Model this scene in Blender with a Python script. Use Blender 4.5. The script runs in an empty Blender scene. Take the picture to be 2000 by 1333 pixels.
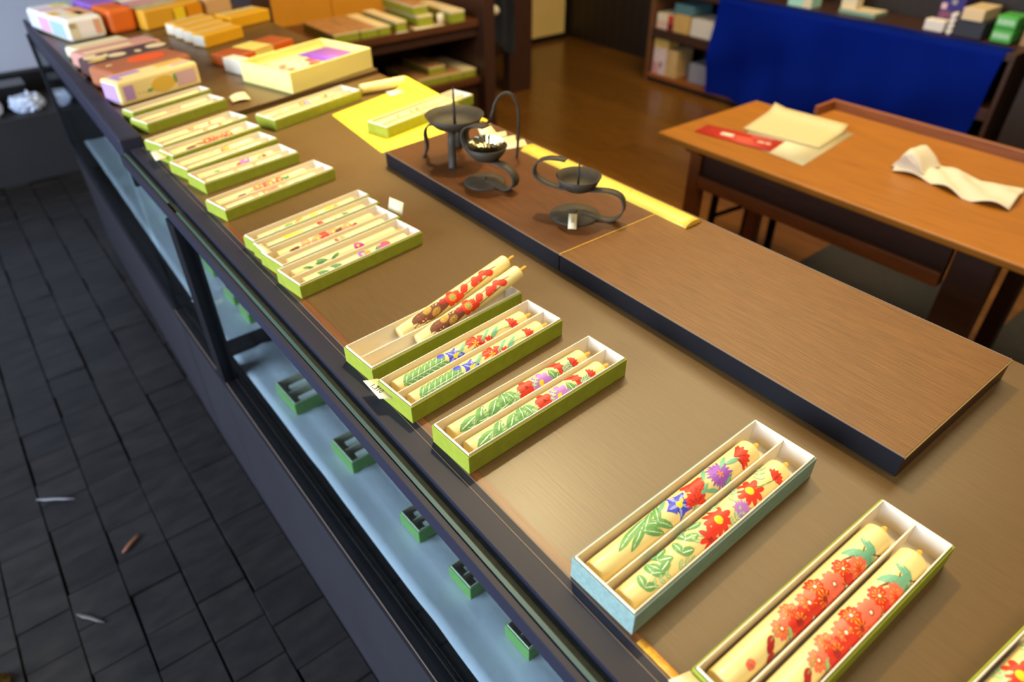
import bpy, bmesh, math, random
from mathutils import Vector, Matrix
random.seed(7)
COL = bpy.context.scene.collection
PI = math.pi
CZ = 0.76            # height of the counter top above the floor
R = math.radians

# ------------------------------------------------------------------ materials
def lin(c):
    return tuple(((v/255)/12.92 if v/255 <= .04045 else ((v/255+.055)/1.055)**2.4) for v in c)
MATS = {}
def M(name, rgb, rough=.6, metal=0., spec=.5, noise=None, bump=None, stretch=(1, 1, 1), rot=0., island=0., coat=0., trans=0.):
    """noise=(scale, amount, detail): value variation of the colour; bump=(scale, strength)"""
    if name in MATS: return MATS[name]
    m = bpy.data.materials.new(name); m.use_nodes = True
    nt = m.node_tree; b = nt.nodes['Principled BSDF']
    c = lin(rgb) + (1,)
    b.inputs['Base Color'].default_value = c
    b.inputs['Roughness'].default_value = rough
    b.inputs['Metallic'].default_value = metal
    b.inputs['Specular IOR Level'].default_value = spec
    if coat: b.inputs['Coat Weight'].default_value = coat; b.inputs['Coat Roughness'].default_value = .15
    if noise or bump or island:
        tc = nt.nodes.new('ShaderNodeTexCoord'); mp = nt.nodes.new('ShaderNodeMapping')
        mp.inputs['Scale'].default_value = stretch; mp.inputs['Rotation'].default_value = (0, 0, rot)
        nt.links.new(tc.outputs['Object'], mp.inputs['Vector'])
    src = None
    if noise:
        n = nt.nodes.new('ShaderNodeTexNoise'); n.inputs['Scale'].default_value = noise[0]
        n.inputs['Detail'].default_value = noise[2] if len(noise) > 2 else 3
        nt.links.new(mp.outputs['Vector'], n.inputs['Vector'])
        mr = nt.nodes.new('ShaderNodeMapRange')
        mr.inputs['From Min'].default_value = .25; mr.inputs['From Max'].default_value = .75
        mr.inputs['To Min'].default_value = 1-noise[1]; mr.inputs['To Max'].default_value = 1+noise[1]
        nt.links.new(n.outputs['Fac'], mr.inputs['Value']); src = mr.outputs['Result']
    if island:
        g = nt.nodes.new('ShaderNodeNewGeometry'); mi = nt.nodes.new('ShaderNodeMapRange')
        mi.inputs['To Min'].default_value = 1-island; mi.inputs['To Max'].default_value = 1+island
        nt.links.new(g.outputs['Random Per Island'], mi.inputs['Value'])
        if src is not None:
            mu = nt.nodes.new('ShaderNodeMath'); mu.operation = 'MULTIPLY'
            nt.links.new(src, mu.inputs[0]); nt.links.new(mi.outputs['Result'], mu.inputs[1]); src = mu.outputs[0]
        else: src = mi.outputs['Result']
    if src is not None:
        vm = nt.nodes.new('ShaderNodeVectorMath'); vm.operation = 'SCALE'
        vm.inputs[0].default_value = c[:3]
        nt.links.new(src, vm.inputs['Scale']); nt.links.new(vm.outputs['Vector'], b.inputs['Base Color'])
    if bump:
        n2 = nt.nodes.new('ShaderNodeTexNoise'); n2.inputs['Scale'].default_value = bump[0]; n2.inputs['Detail'].default_value = 4
        nt.links.new(mp.outputs['Vector'], n2.inputs['Vector'])
        bp = nt.nodes.new('ShaderNodeBump'); bp.inputs['Strength'].default_value = bump[1]; bp.inputs['Distance'].default_value = .002
        nt.links.new(n2.outputs['Fac'], bp.inputs['Height']); nt.links.new(bp.outputs['Normal'], b.inputs['Normal'])
    MATS[name] = m
    return m

def glass_mat():
    m = bpy.data.materials.new('case_glass'); m.use_nodes = True; nt = m.node_tree
    for n in list(nt.nodes): nt.nodes.remove(n)
    o = nt.nodes.new('ShaderNodeOutputMaterial'); mx = nt.nodes.new('ShaderNodeMixShader')
    t = nt.nodes.new('ShaderNodeBsdfTransparent'); t.inputs['Color'].default_value = (.86, .93, .93, 1)
    g = nt.nodes.new('ShaderNodeBsdfGlossy'); g.inputs['Roughness'].default_value = .02
    ge = nt.nodes.new('ShaderNodeNewGeometry'); dt = nt.nodes.new('ShaderNodeVectorMath'); dt.operation = 'DOT_PRODUCT'
    nt.links.new(ge.outputs['Incoming'], dt.inputs[0]); nt.links.new(ge.outputs['Normal'], dt.inputs[1])
    def mth(op, a, b=None, v=None):
        n = nt.nodes.new('ShaderNodeMath'); n.operation = op
        if isinstance(a, float): n.inputs[0].default_value = a
        else: nt.links.new(a, n.inputs[0])
        if b is not None: nt.links.new(b, n.inputs[1])
        elif v is not None: n.inputs[1].default_value = v
        return n.outputs[0]
    k = mth('POWER', mth('SUBTRACT', 1.0, mth('ABSOLUTE', dt.outputs['Value'])), v=5.0)      # Schlick reflectance of glass
    f = mth('ADD', mth('MULTIPLY', k, v=.5), v=.03)
    nt.links.new(f, mx.inputs[0]); nt.links.new(t.outputs[0], mx.inputs[1]); nt.links.new(g.outputs[0], mx.inputs[2])
    nt.links.new(mx.outputs[0], o.inputs['Surface'])
    return m

GRAIN = R(-22)
m_top = M('counter_laminate', (98, 72, 38), .36, spec=.42, noise=(60, .10, 5), stretch=(9, .55, 1), rot=GRAIN, bump=(40, .05))
m_plat_dark = M('dark_oak', (88, 50, 19), .38, spec=.3, noise=(55, .30, 6), stretch=(10, .45, 1), rot=GRAIN, bump=(60, .12))
m_plat = M('oak_veneer', (108, 68, 25), .36, spec=.3, noise=(60, .30, 6), stretch=(10, .45, 1), rot=GRAIN, bump=(60, .12))
m_black = M('black_lacquer', (23, 21, 23), .5, spec=.22, noise=(20, .2))
m_frame = M('dark_frame', (42, 40, 52), .5, spec=.22, noise=(25, .2), bump=(50, .05), stretch=(1, .1, 1))
m_frame_edge = M('frame_edge', (110, 88, 72), .5)
m_felt = M('groove_felt', (26, 32, 24), .8, noise=(120, .4), bump=(200, .3))
m_gedge = M('glass_edge', (58, 84, 84), .45, spec=.3, noise=(10, .15), stretch=(1, .2, 1))
m_base = M('grey_base', (39, 35, 39), .5, noise=(6, .1))
m_goldline = M('gold_edge', (206, 160, 60), .4, metal=.3)
m_endglint = M('edge_glint', (120, 90, 34), .5)  # light catching the near board's end edge, put into the colour
m_browntape = M('brown_edge', (112, 66, 30), .4, noise=(60, .3), stretch=(6, .3, 1))
m_green = M('green_paper', (152, 158, 34), .75, noise=(90, .10, 6), bump=(220, .12))
m_greencool = M('green_paper_dark', (122, 164, 84), .75, noise=(80, .10, 6))
m_bluegrey = M('bluegrey_paper', (136, 158, 146), .8, noise=(60, .16, 6), stretch=(1, 5, 5), bump=(150, .15))
m_white = M('white_card', (232, 220, 196), .7, noise=(8, .03))
m_cream = M('cream_card', (232, 210, 162), .75, noise=(8, .04))
m_tag = M('tag_paper', (226, 206, 164), .8)
m_ink = M('ink', (60, 52, 48), .8)
m_wax = M('candle_wax', (240, 216, 142), .42, noise=(30, .03), coat=.15)
m_waxcool = M('pale_wax', (236, 232, 220), .42, noise=(30, .03))
m_wick = M('wick_paper', (230, 176, 70), .8)
P = dict(red=M('paint_red', (222, 48, 18), .5), dred=M('paint_deep_red', (170, 22, 14), .5),
         coral=M('paint_coral', (242, 112, 80), .5), pink=M('paint_pink', (246, 150, 110), .5),
         purple=M('paint_purple', (156, 84, 186), .5), lilac=M('paint_lilac', (186, 122, 206), .5),
         mag=M('paint_magenta', (190, 20, 130), .5),
         blue=M('paint_blue', (66, 72, 200), .5), lblue=M('paint_light_blue', (150, 160, 228), .5),
         green=M('paint_green', (104, 160, 82), .5), lgreen=M('paint_light_green', (160, 196, 126), .5),
         teal=M('paint_teal', (116, 178, 138), .5), dgreen=M('paint_dark_green', (58, 128, 66), .5),
         yellow=M('paint_yellow', (250, 208, 24), .5), orange=M('paint_orange', (248, 140, 28), .5),
         brown=M('paint_brown', (120, 62, 36), .55, noise=(400, .35)), white=M('paint_white', (232, 238, 214), .5),
         gold=M('paint_gold', (186, 140, 50), .5, noise=(300, .3)))
m_iron = M('black_iron', (58, 48, 34), .62, metal=.0, spec=.3, noise=(60, .18), bump=(120, .1))
m_foil = M('foil', (236, 226, 196), .16, metal=1.)
m_yellow = M('yellow_paper', (252, 222, 40), .7, noise=(6, .03))
m_bamboo = M('bamboo', (236, 190, 66), .42, noise=(30, .10, 5), stretch=(8, .5, 1))
m_floorwood = M('wood_floor', (110, 70, 22), .24, noise=(22, .28, 5), stretch=(7, .35, 1), island=.18)
m_paver = M('wood_pavers', (30, 26, 23), .46, noise=(13, .55, 8), island=.25, bump=(34, .38), stretch=(1, 2.4, 1))
m_gap = M('paver_gap', (16, 15, 18), .9)
m_wall_dark = M('dark_boards', (44, 32, 22), .5, noise=(14, .25, 5), stretch=(6, 6, .4))
m_plaster = M('plaster', (176, 178, 190), .85, noise=(3, .05))
m_plaster_warm = M('warm_plaster', (240, 206, 132), .85, noise=(4, .04))
m_orange = M('golden_board', (214, 146, 36), .55, noise=(5, .06), stretch=(3, 3, .4))
m_redwood = M('red_brown_wood', (92, 52, 26), .42, noise=(18, .22, 5), stretch=(.6, 6, 6))
m_redwood_dark = M('dark_brown_wood', (64, 38, 24), .45, noise=(18, .22, 5), stretch=(6, 6, .5))
m_table = M('honey_wood', (168, 104, 30), .38, noise=(14, .16, 5), stretch=(6, .5, 1), bump=(30, .05))
m_table_rail = M('chestnut_wood', (140, 78, 32), .45, noise=(16, .2, 5), stretch=(5, .6, 5))
m_table_dark = M('dark_table_wood', (70, 44, 30), .5, noise=(16, .2, 5), stretch=(5, .6, 5))
m_blue = M('blue_cloth', (0, 24, 112), .9, spec=.08, noise=(5, .12, 4), bump=(300, .15))
m_navy = M('navy_cloth', (30, 34, 48), .8, noise=(8, .2))
m_decloth = M('pale_blue_cloth', (214, 208, 216), .8, noise=(4, .10, 5), bump=(14, 1.0))
m_shelf_in = M('shelf_inside', (104, 62, 28), .6, noise=(10, .15))
m_mat = M('dark_mat', (46, 42, 40), .9, noise=(60, .2))
m_plastic = M('clear_wrap', (206, 214, 232), .12, noise=(30, .2), bump=(30, .9))
m_red = M('red_print', (196, 44, 24), .55, noise=(12, .06))
def C(name, rgb, rough=.6, **k): return M(name, rgb, rough, **k)

# ------------------------------------------------------------------ mesh builder
class MB:
    def __init__(s): s.bm = bmesh.new(); s.ms = []
    def mi(s, m):
        if m not in s.ms: s.ms.append(m)
        return s.ms.index(m)
    def face(s, vs, m, smooth=False):
        try: f = s.bm.faces.new(vs)
        except ValueError: return None
        f.material_index = s.mi(m); f.smooth = smooth
        return f
    def v(s, p): return s.bm.verts.new(p)
    def box(s, x0, y0, z0, x1, y1, z1, m, mt=None):
        vs = [s.v(Vector(p)) for p in ((x0,y0,z0),(x1,y0,z0),(x1,y1,z0),(x0,y1,z0),(x0,y0,z1),(x1,y0,z1),(x1,y1,z1),(x0,y1,z1))]
        for q in ((3,2,1,0),(0,1,5,4),(1,2,6,5),(2,3,7,6),(3,0,4,7)): s.face([vs[i] for i in q], m)
        s.face([vs[i] for i in (4,5,6,7)], mt or m)
        return vs
    def hexa(s, b, t, m, mt=None):
        """b, t: four bottom / top points, counter-clockwise from above"""
        vb = [s.v(p) for p in b]; vt = [s.v(p) for p in t]
        s.face(vb[::-1], m); s.face(vt, mt or m)
        for i in range(4): s.face([vb[i], vb[(i+1)%4], vt[(i+1)%4], vt[i]], m)
    def tray(s, x0, y0, z0, x1, y1, z1, th, bt, m):
        """open box with wall thickness th and bottom thickness bt"""
        def ring(a, z): return [s.v(p) for p in ((x0+a,y0+a,z),(x1-a,y0+a,z),(x1-a,y1-a,z),(x0+a,y1-a,z))]
        r = [ring(0, z0), ring(0, z1), ring(th, z1), ring(th, z0+bt)]
        s.face(r[0][::-1], m); s.face(r[3], m)
        for k in range(3):
            for i in range(4):
                s.face([r[k][i], r[k][(i+1)%4], r[k+1][(i+1)%4], r[k+1][i]], m)
    def lathe(s, prof, m, n=32, o=(0,0,0), smooth=True, cap=True, ax='z'):
        rings = []
        for (r, z) in prof:
            ring = []
            for i in range(n):
                a = 2*PI*i/n
                p = (r*math.cos(a), r*math.sin(a), z) if ax == 'z' else (z, r*math.cos(a), r*math.sin(a))
                ring.append(s.v((p[0]+o[0], p[1]+o[1], p[2]+o[2])))
            rings.append(ring)
        for k in range(len(rings)-1):
            for i in range(n):
                s.face([rings[k][i], rings[k][(i+1)%n], rings[k+1][(i+1)%n], rings[k+1][i]], m, smooth)
        if cap:
            s.face(rings[0][::-1], m); s.face(rings[-1], m)
    def tube(s, pts, r, m, n=10, taper=None):
        pts = [Vector(p) for p in pts]; rings = []; prev = None
        for i, p in enumerate(pts):
            t = (pts[min(i+1, len(pts)-1)]-pts[max(i-1, 0)]).normalized()
            if prev is None:
                up = Vector((0,0,1)) if abs(t.z) < .9 else Vector((1,0,0)); a = t.cross(up).normalized()
            else:
                a = (prev - t*prev.dot(t)).normalized()
            prev = a; b = t.cross(a)
            rr = r if taper is None else r*taper[i]
            rings.append([s.v(p+a*rr*math.cos(2*PI*j/n)+b*rr*math.sin(2*PI*j/n)) for j in range(n)])
        for k in range(len(rings)-1):
            for j in range(n): s.face([rings[k][j], rings[k][(j+1)%n], rings[k+1][(j+1)%n], rings[k+1][j]], m, True)
        s.face(rings[0][::-1], m); s.face(rings[-1], m)
    def ribbon(s, pts, side, w, th, m):
        """flat strip of width w (along side) and thickness th, swept through pts"""
        pts = [Vector(p) for p in pts]; side = Vector(side).normalized(); rings = []
        for i, p in enumerate(pts):
            t = (pts[min(i+1, len(pts)-1)]-pts[max(i-1, 0)]).normalized(); nrm = t.cross(side).normalized()
            ww = w[i] if isinstance(w, (list, tuple)) else w
            rings.append([s.v(p+side*ww/2+nrm*th/2), s.v(p-side*ww/2+nrm*th/2), s.v(p-side*ww/2-nrm*th/2), s.v(p+side*ww/2-nrm*th/2)])
        for k in range(len(rings)-1):
            for j in range(4): s.face([rings[k][j], rings[k][(j+1)%4], rings[k+1][(j+1)%4], rings[k+1][j]], m, j in (0, 2))
        s.face(rings[0][::-1], m); s.face(rings[-1], m)
    def sheet(s, f, nu, nv, m, th=0., smooth=True):
        """surface f(u,v)->point, u,v in 0..1; th gives it a thickness downwards"""
        g = [[s.v(f(i/nu, j/nv)) for j in range(nv+1)] for i in range(nu+1)]
        for i in range(nu):
            for j in range(nv): s.face([g[i][j], g[i+1][j], g[i+1][j+1], g[i][j+1]], m, smooth)
        if th:
            d = [[s.v(Vector(f(i/nu, j/nv))-Vector((0,0,th))) for j in range(nv+1)] for i in range(nu+1)]
            for i in range(nu):
                for j in range(nv): s.face([d[i][j+1], d[i+1][j+1], d[i+1][j], d[i][j]], m, smooth)
            for i in range(nu):
                s.face([g[i+1][0], g[i][0], d[i][0], d[i+1][0]], m); s.face([g[i][nv], g[i+1][nv], d[i+1][nv], d[i][nv]], m)
            for j in range(nv):
                s.face([g[0][j], g[0][j+1], d[0][j+1], d[0][j]], m); s.face([g[nu][j+1], g[nu][j], d[nu][j], d[nu][j+1]], m)
    def build(s, name, parent=None, bevel=0., seg=2):
        me = bpy.data.meshes.new(name); s.bm.normal_update(); s.bm.to_mesh(me); s.bm.free()
        for m in s.ms: me.materials.append(m)
        o = bpy.data.objects.new(name, me); COL.objects.link(o)
        if parent: o.parent = parent
        if bevel:
            b = o.modifiers.new('bevel', 'BEVEL'); b.width = bevel; b.segments = seg; b.limit_method = 'ANGLE'; b.angle_limit = R(40)
            b.harden_normals = False
        return o

def tag(o, label, cat, group=None):
    o['label'] = label; o['category'] = cat
    if group: o['group'] = group
    return o
def struct(o): o['kind'] = 'structure'; return o
def thing(name, label, cat, loc=(0,0,0), rz=0., group=None):
    o = bpy.data.objects.new(name, None); COL.objects.link(o); o.empty_display_size = .05
    o.location = loc; o.rotation_euler = (0, 0, rz)
    return tag(o, label, cat, group)
def place(o, loc, rz=0., rx=0., ry=0.):
    o.location = loc; o.rotation_euler = (rx, ry, rz); return o

# ------------------------------------------------------------------ painted candles
class Candle:
    """a candle lying along +X from its foot (x=0); shapes are painted on it at s (along) and t (round the girth)"""
    def __init__(s, L, r, wax=None):
        s.L, s.r, s.mb, s.wax = L, r, MB(), wax or m_wax
        prof = [(r*.80, 0), (r*.88, .0006), (r*.90, .002)]
        for k in range(1, 14):
            u = k/14; prof.append((r*(.90+.10*u), L*u))
        prof += [(r, L-.003), (r*.985, L-.0012), (r*.90, L-.0002), (r*.55, L-.0012), (r*.18, L-.002)]
        s.mb.lathe(prof, s.wax, n=36, ax='x')
        s.layer = 0
    def rad(s, x): return s.r*(.90+.10*max(0, min(1, x/s.L)))
    def pt(s, x, t, off):
        x = max(.001, min(s.L-.0035, x)); q = s.rad(x); a = t/s.r
        return Vector((x, (q+off)*math.sin(a), (q+off)*math.cos(a)))
    def poly(s, c, out, m, rings=3):
        """filled outline (list of (s,t)) around the centre c"""
        s.layer += 1; off = .00016 + .000012*(s.layer % 40)
        mb = s.mb; cv = mb.v(s.pt(c[0], c[1], off)); prev = None
        for k in range(1, rings+1):
            f = k/rings
            ring = [mb.v(s.pt(c[0]+(p[0]-c[0])*f, c[1]+(p[1]-c[1])*f, off)) for p in out]; n = len(ring)
            for i in range(n):
                j = (i+1) % n
                if prev is None: mb.face([cv, ring[j], ring[i]], m)
                else: mb.face([prev[i], prev[j], ring[j], ring[i]], m)
            prev = ring
    def ell(s, cs, ct, a, b, ang, m, n=12, tip=0.):
        out = []
        ca, sa = math.cos(ang), math.sin(ang)
        for i in range(n):
            w = 2*PI*i/n; x = a*math.cos(w); y = b*math.sin(w)
            if tip: y *= 1-tip*abs(math.cos(w))**3
            out.append((cs+x*ca-y*sa, ct+x*sa+y*ca))
        s.poly((cs, ct), out, m, 2)
    def line(s, pts, w, m):
        for (a, b) in zip(pts, pts[1:]):
            d = Vector((b[0]-a[0], b[1]-a[1])); l = d.length
            if l < 1e-6: continue
            s.ell((a[0]+b[0])/2, (a[1]+b[1])/2, l/2*1.08, w/2, math.atan2(d.y, d.x), m, n=8)
    def leaf(s, cs, ct, l, w, deg, m='green', vein='white'):
        a = R(deg); s.ell(cs, ct, l/2, w/2, a, P[m], tip=.55)
        if vein:
            d = (math.cos(a)*l*.42, math.sin(a)*l*.42)
            s.ell(cs, ct, l*.42, w*.07, a, P[vein], n=8)
    def frond(s, cs, ct, l, deg, n=4, m='green', w=.0032, vein='white'):
        a = R(deg)
        for k in range(n):
            u = k/max(1, n-1); px, py = cs+math.cos(a)*l*u, ct+math.sin(a)*l*u
            for sg in (1, -1):
                s.leaf(px+math.cos(a+sg*.9)*l*.2, py+math.sin(a+sg*.9)*l*.2, l*.5, w, deg+sg*48, m, vein)
        s.ell(cs+math.cos(a)*l/2, ct+math.sin(a)*l/2, l*.56, .00028, a, P['white'], n=8)
    def flower(s, cs, ct, R0, n=5, m='red', c='yellow', deg=0, wd=.62, dots=None):
        for k in range(n):
            a = R(deg)+2*PI*k/n
            s.ell(cs+math.cos(a)*R0*.56, ct+math.sin(a)*R0*.56, R0*.46, R0*wd*(.62 if n <= 6 else .34), a, P[m])
        s.ell(cs, ct, R0*.28, R0*.28, 0, P[c])
        if dots:
            for k in range(9):
                a = 2*PI*k/9+.2; s.ell(cs+math.cos(a)*R0*.44, ct+math.sin(a)*R0*.44, R0*.07, R0*.07, 0, P[dots], n=6)
    def aster(s, cs, ct, R0, m='purple', c='orange', n=20):
        for k in range(n):
            a = 2*PI*k/n; q = R0*(1 if k % 2 else .86)
            s.ell(cs+math.cos(a)*q*.55, ct+math.sin(a)*q*.55, q*.47, R0*.10, a, P[m], tip=.3)
        s.ell(cs, ct, R0*.5, R0*.5, 0, P[m])
        for k in range(5):
            a = 2*PI*k/5; s.ell(cs+math.cos(a)*R0*.15, ct+math.sin(a)*R0*.15, R0*.15, R0*.05, a, P[c], n=6)
    def carnation(s, cs, ct, R0, deg, m='red', span=200):
        out = [(cs, ct)]
        n = 14
        for k in range(n+1):
            a = R(deg-span/2+span*k/n); q = R0*(1 if k % 2 else .80)
            out.append((cs+q*math.cos(a), ct+q*math.sin(a)))
        c = (cs+R0*.25*math.cos(R(deg)), ct+R0*.25*math.sin(R(deg)))
        s.poly(c, out, P[m])
        for k in (-50, 0, 50):
            a = R(deg+k); s.ell(cs+R0*.45*math.cos(a), ct+R0*.45*math.sin(a), R0*.3, R0*.05, a, P['dred'], n=6)
    def bell(s, cs, ct, R0, deg):
        out = []
        for k in range(10):
            a = R(deg)+PI*k/5; q = R0 if k % 2 == 0 else R0*.62
            out.append((cs+q*math.cos(a), ct+q*math.sin(a)))
        s.poly((cs, ct), out, P['blue'])
        for k in range(5):
            a = R(deg)+2*PI*k/5; s.ell(cs+math.cos(a)*R0*.4, ct+math.sin(a)*R0*.4, R0*.38, R0*.10, a, P['lblue'], n=8, tip=.5)
        s.ell(cs, ct, R0*.22, R0*.22, 0, P['yellow']); s.ell(cs+R0*.3, ct+R0*.1, R0*.2, R0*.1, .4, P['yellow'])
    def finish(s, name='candle'):
        o = s.mb.build(name)
        w = MB(); L = s.L
        w.tube([(L-.004, 0, 0), (L+.004, 0, 0), (L+.010, 0, .0004), (L+.013, 0, .0008)], s.r*.23, m_wick, n=10, taper=[1, 1, 1, .55])
        w.build('wick', o)
        return o

def paint(c, design):
    L, r = c.L, c.r; k = r/.011*1.28     # sizes are written for an 11 mm candle
    s = lambda u: u*L
    T = -.35*r if design in ('autumn_aster', 'autumn_daisy') else -.75*r
    t = lambda v: T+v*r
    if design == 'cherry':
        c.line([(s(.93), t(-1.0)), (s(.885), t(-.4)), (s(.86), t(0)), (s(.80), t(.5)), (s(.73), t(.9))], .0014*k, P['brown'])
        c.line([(s(.86), t(.6)), (s(.80), t(.2)), (s(.79), t(-.4)), (s(.70), t(-1.05))], .0009*k, P['brown'])
        c.line([(s(.86), t(0)), (s(.83), t(-.6)), (s(.74), t(-1.0))], .0009*k, P['brown'])
        for (u, v, d) in ((.875, .30, 80), (.835, .10, 175), (.84, -.55, -70), (.80, .75, 140)): c.leaf(s(u), t(v), .0150*k, .0060*k, d, 'teal', None)
        for (u, v, q, m) in ((.765, -.25, 1, 'coral'), (.70, .50, .85, 'red'), (.675, -.55, 1.0, 'red'), (.62, .20, 1, 'coral'), (.585, -.85, .9, 'coral'),
                             (.545, -.10, 1.05, 'red'), (.545, .85, .85, 'red'), (.475, .40, 1, 'coral'), (.465, -.60, 1, 'red'), (.395, -.05, 1.05, 'red'),
                             (.385, .80, .8, 'coral'), (.375, -.95, .85, 'coral'), (.31, .40, .8, 'coral')):
            d0 = random.uniform(0, 70)
            for kk in range(5):                       # notched petals
                a = R(d0)+2*PI*kk/5; RR = .0080*k*q
                for sg in (-.28, .28): c.ell(s(u)+math.cos(a+sg)*RR*.60, t(v)+math.sin(a+sg)*RR*.60, RR*.40, RR*.25, a+sg*.6, P[m])
            c.ell(s(u), t(v), RR*.36, RR*.36, 0, P['red' if m == 'coral' else 'dred'], n=10)
            for kk in range(10):
                a = 2*PI*kk/10; c.ell(s(u)+math.cos(a)*RR*.34, t(v)+math.sin(a)*RR*.34, RR*.17, RR*.05, a, P['orange'], n=6)
                c.ell(s(u)+math.cos(a)*RR*.52, t(v)+math.sin(a)*RR*.52, RR*.055, RR*.055, a, P['yellow'], n=6)
            c.ell(s(u), t(v), RR*.14, RR*.14, 0, P['white'], n=8)
        for (u, v) in ((.24, .3), (.225, .05), (.21, -.5)): c.ell(s(u), t(v), .0034*k, .0022*k, .5, P['dred'])
        c.line([(s(.31), t(.6)), (s(.26), t(.4)), (s(.24), t(.3))], .0006*k, P['green'])
        c.line([(s(.34), t(-.4)), (s(.27), t(-.75)), (s(.22), t(-.6))], .0008*k, P['brown'])
        c.leaf(s(.33), t(-.2), .008*k, .0028*k, 70, 'lgreen', None)
        c.flower(s(.12), t(.1), .0030*k, 5, 'coral', 'coral', 0, .9)
    elif design == 'autumn_aster':
        for (u, v, d, l) in ((.20, .55, 18, .026), (.26, .75, 10, .022), (.24, .15, 25, .026), (.31, .55, 30, .020), (.33, .05, -35, .020), (.30, -.35, -40, .018), (.36, -.3, -50, .018), (.37, .6, 50, .016)):
            c.leaf(s(u), t(v), l*k, .0056*k, d, 'green')
        for (u, v, d) in ((.42, .9, 30), (.56, -.55, 40), (.62, -.25, 20), (.66, -.7, -30), (.68, .75, 40), (.80, .55, 25), (.84, .15, -10), (.76, -.9, 30)):
            c.leaf(s(u), t(v), .013*k, .003*k, d, 'teal', None)
        c.bell(s(.475), t(.05), .0105*k, 100)
        c.carnation(s(.55), t(-.75), .0095*k, 70); c.carnation(s(.60), t(.85), .0095*k, -100); c.carnation(s(.585), t(.15), .0085*k, -60)
        c.aster(s(.74), t(-.05), .0105*k)
        c.carnation(s(.865), t(.35), .0125*k, -30, span=120)
    elif design == 'autumn_daisy':
        for (u, v, d) in ((.08, .35, 20), (.18, .5, 60), (.30, .5, 30)): c.frond(s(u), t(v-.5), .020*k, d, 3, 'green', .0058*k)
        for (u, v, d) in ((.12, -.5, 0), (.26, -.6, -20), (.36, .85, 60), (.38, .1, 10), (.55, .95, 30), (.58, -.7, 10), (.66, .5, 20), (.70, .95, 50), (.84, .5, 30)): c.frond(s(u), t(v), .010*k, d, 3, 'lgreen', .0026*k)
        c.flower(s(.45), t(-.55), .0085*k, 7, 'red', 'dred', 10)
        c.flower(s(.535), t(.1), .0105*k, 9, 'red', 'yellow', 0); c.aster(s(.66), t(-.5), .0075*k, 'lilac', 'lilac')
        c.flower(s(.755), t(.25), .0105*k, 9, 'red', 'yellow', 15)
        c.carnation(s(.885), t(-.25), .0095*k, 0, span=110)
        c.line([(s(.885), t(-.25)), (s(.84), t(-.1)), (s(.78), t(.1))], .0007*k, P['green'])
    elif design == 'daisy_purple':
        for (u, v, d, l) in ((.10, .2, 15, .020), (.13, -.5, -20, .018), (.19, .3, 50, .020), (.22, -.4, -10, .022), (.28, .25, 40, .018), (.32, -.3, 10, .018), (.36, .5, 70, .015), (.40, -.4, 30, .015), (.41, .35, 100, .012)):
            c.leaf(s(u), t(v), l*k*1.1, .0098*k, d, 'green'); c.leaf(s(u)+.004*k, t(v)-.003*k, l*k*.6, .005*k, d+38, 'lgreen')
        c.flower(s(.52), t(.35), .0085*k, 5, 'red', 'dred', 20); c.flower(s(.49), t(-.65), .0080*k, 5, 'red', 'dred', 50)
        for (u, v) in ((.57, .05), (.45, .1)): c.frond(s(u), t(v), .007*k, 40, 3, 'lgreen', .0022*k)
        for (u, v, d) in ((.72, .1, 100), (.735, -.5, 60)): c.leaf(s(u), t(v), .012*k, .007*k, d, 'green')
        c.flower(s(.63), t(-.15), .0115*k, 9, 'lilac', 'yellow', 0, .78)
        c.carnation(s(.755), t(.5), .010*k, 20); c.frond(s(.80), t(-.1), .008*k, 10, 3, 'teal', .003*k)
        c.carnation(s(.86), t(-.05), .0095*k, 10, span=130)
    elif design == 'bell_carnation':
        for i in range(7):
            u = .07+.042*i; c.leaf(s(u), t(.40), .0165*k, .0066*k, 48, 'green'); c.leaf(s(u+.01), t(-.40), .0165*k, .0066*k, -40, 'green')
        c.line([(s(.06), t(.05)), (s(.36), t(.1))], .0007*k, P['white'])
        c.ell(s(.33), t(.8), .004*k, .0032*k, 0, P['blue']); c.bell(s(.41), t(-.05), .0105*k, 60)
        for (u, v, d) in ((.48, .4, 30), (.52, -.6, 20), (.64, .2, 25), (.68, .6, 30), (.71, -.1, 15), (.74, .35, 25)): c.leaf(s(u), t(v), .016*k, .0034*k, d, 'teal', None)
        c.carnation(s(.575), t(.1), .0125*k, 20, span=330); c.carnation(s(.66), t(-.75), .009*k, 10)
        for q in range(5): c.ell(s(.575)+.002*k*math.cos(q*1.26), t(.1)+.002*k*math.sin(q*1.26), .0018*k, .0005*k, q*1.26, P['yellow'], n=6)
        c.line([(s(.86), t(-.1)), (s(.80), t(.1)), (s(.70), t(.2))], .0007*k, P['teal'])
        c.carnation(s(.845), t(-.1), .0115*k, 10, span=140)
    elif design == 'plum':
        for (u, v, a, b) in ((.20, -.1, .016, .0085), (.27, .1, .014, .006), (.33, -.4, .016, .0045), (.17, .4, .010, .005), (.38, -.5, .013, .002)): c.ell(s(u), t(v), a*k, b*k, .25, P['brown'])
        for (u, v) in ((.30, -.35), (.25, .5)): c.ell(s(u), t(v), .006*k, .004*k, .3, P['gold'])
        c.line([(s(.35), t(-.4)), (s(.50), t(-.7)), (s(.66), t(-.5)), (s(.80), t(-.2))], .0011*k, P['brown'])
        c.line([(s(.40), t(.3)), (s(.55), t(.5)), (s(.74), t(.5)), (s(.88), t(.2))], .0010*k, P['brown'])
        for i in range(5):
            a = 2*PI*i/5+.3; c.ell(s(.46)+math.cos(a)*.0055*k, t(0)+math.sin(a)*.0055*k, .0048*k, .0044*k, a, P['red'])
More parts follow.
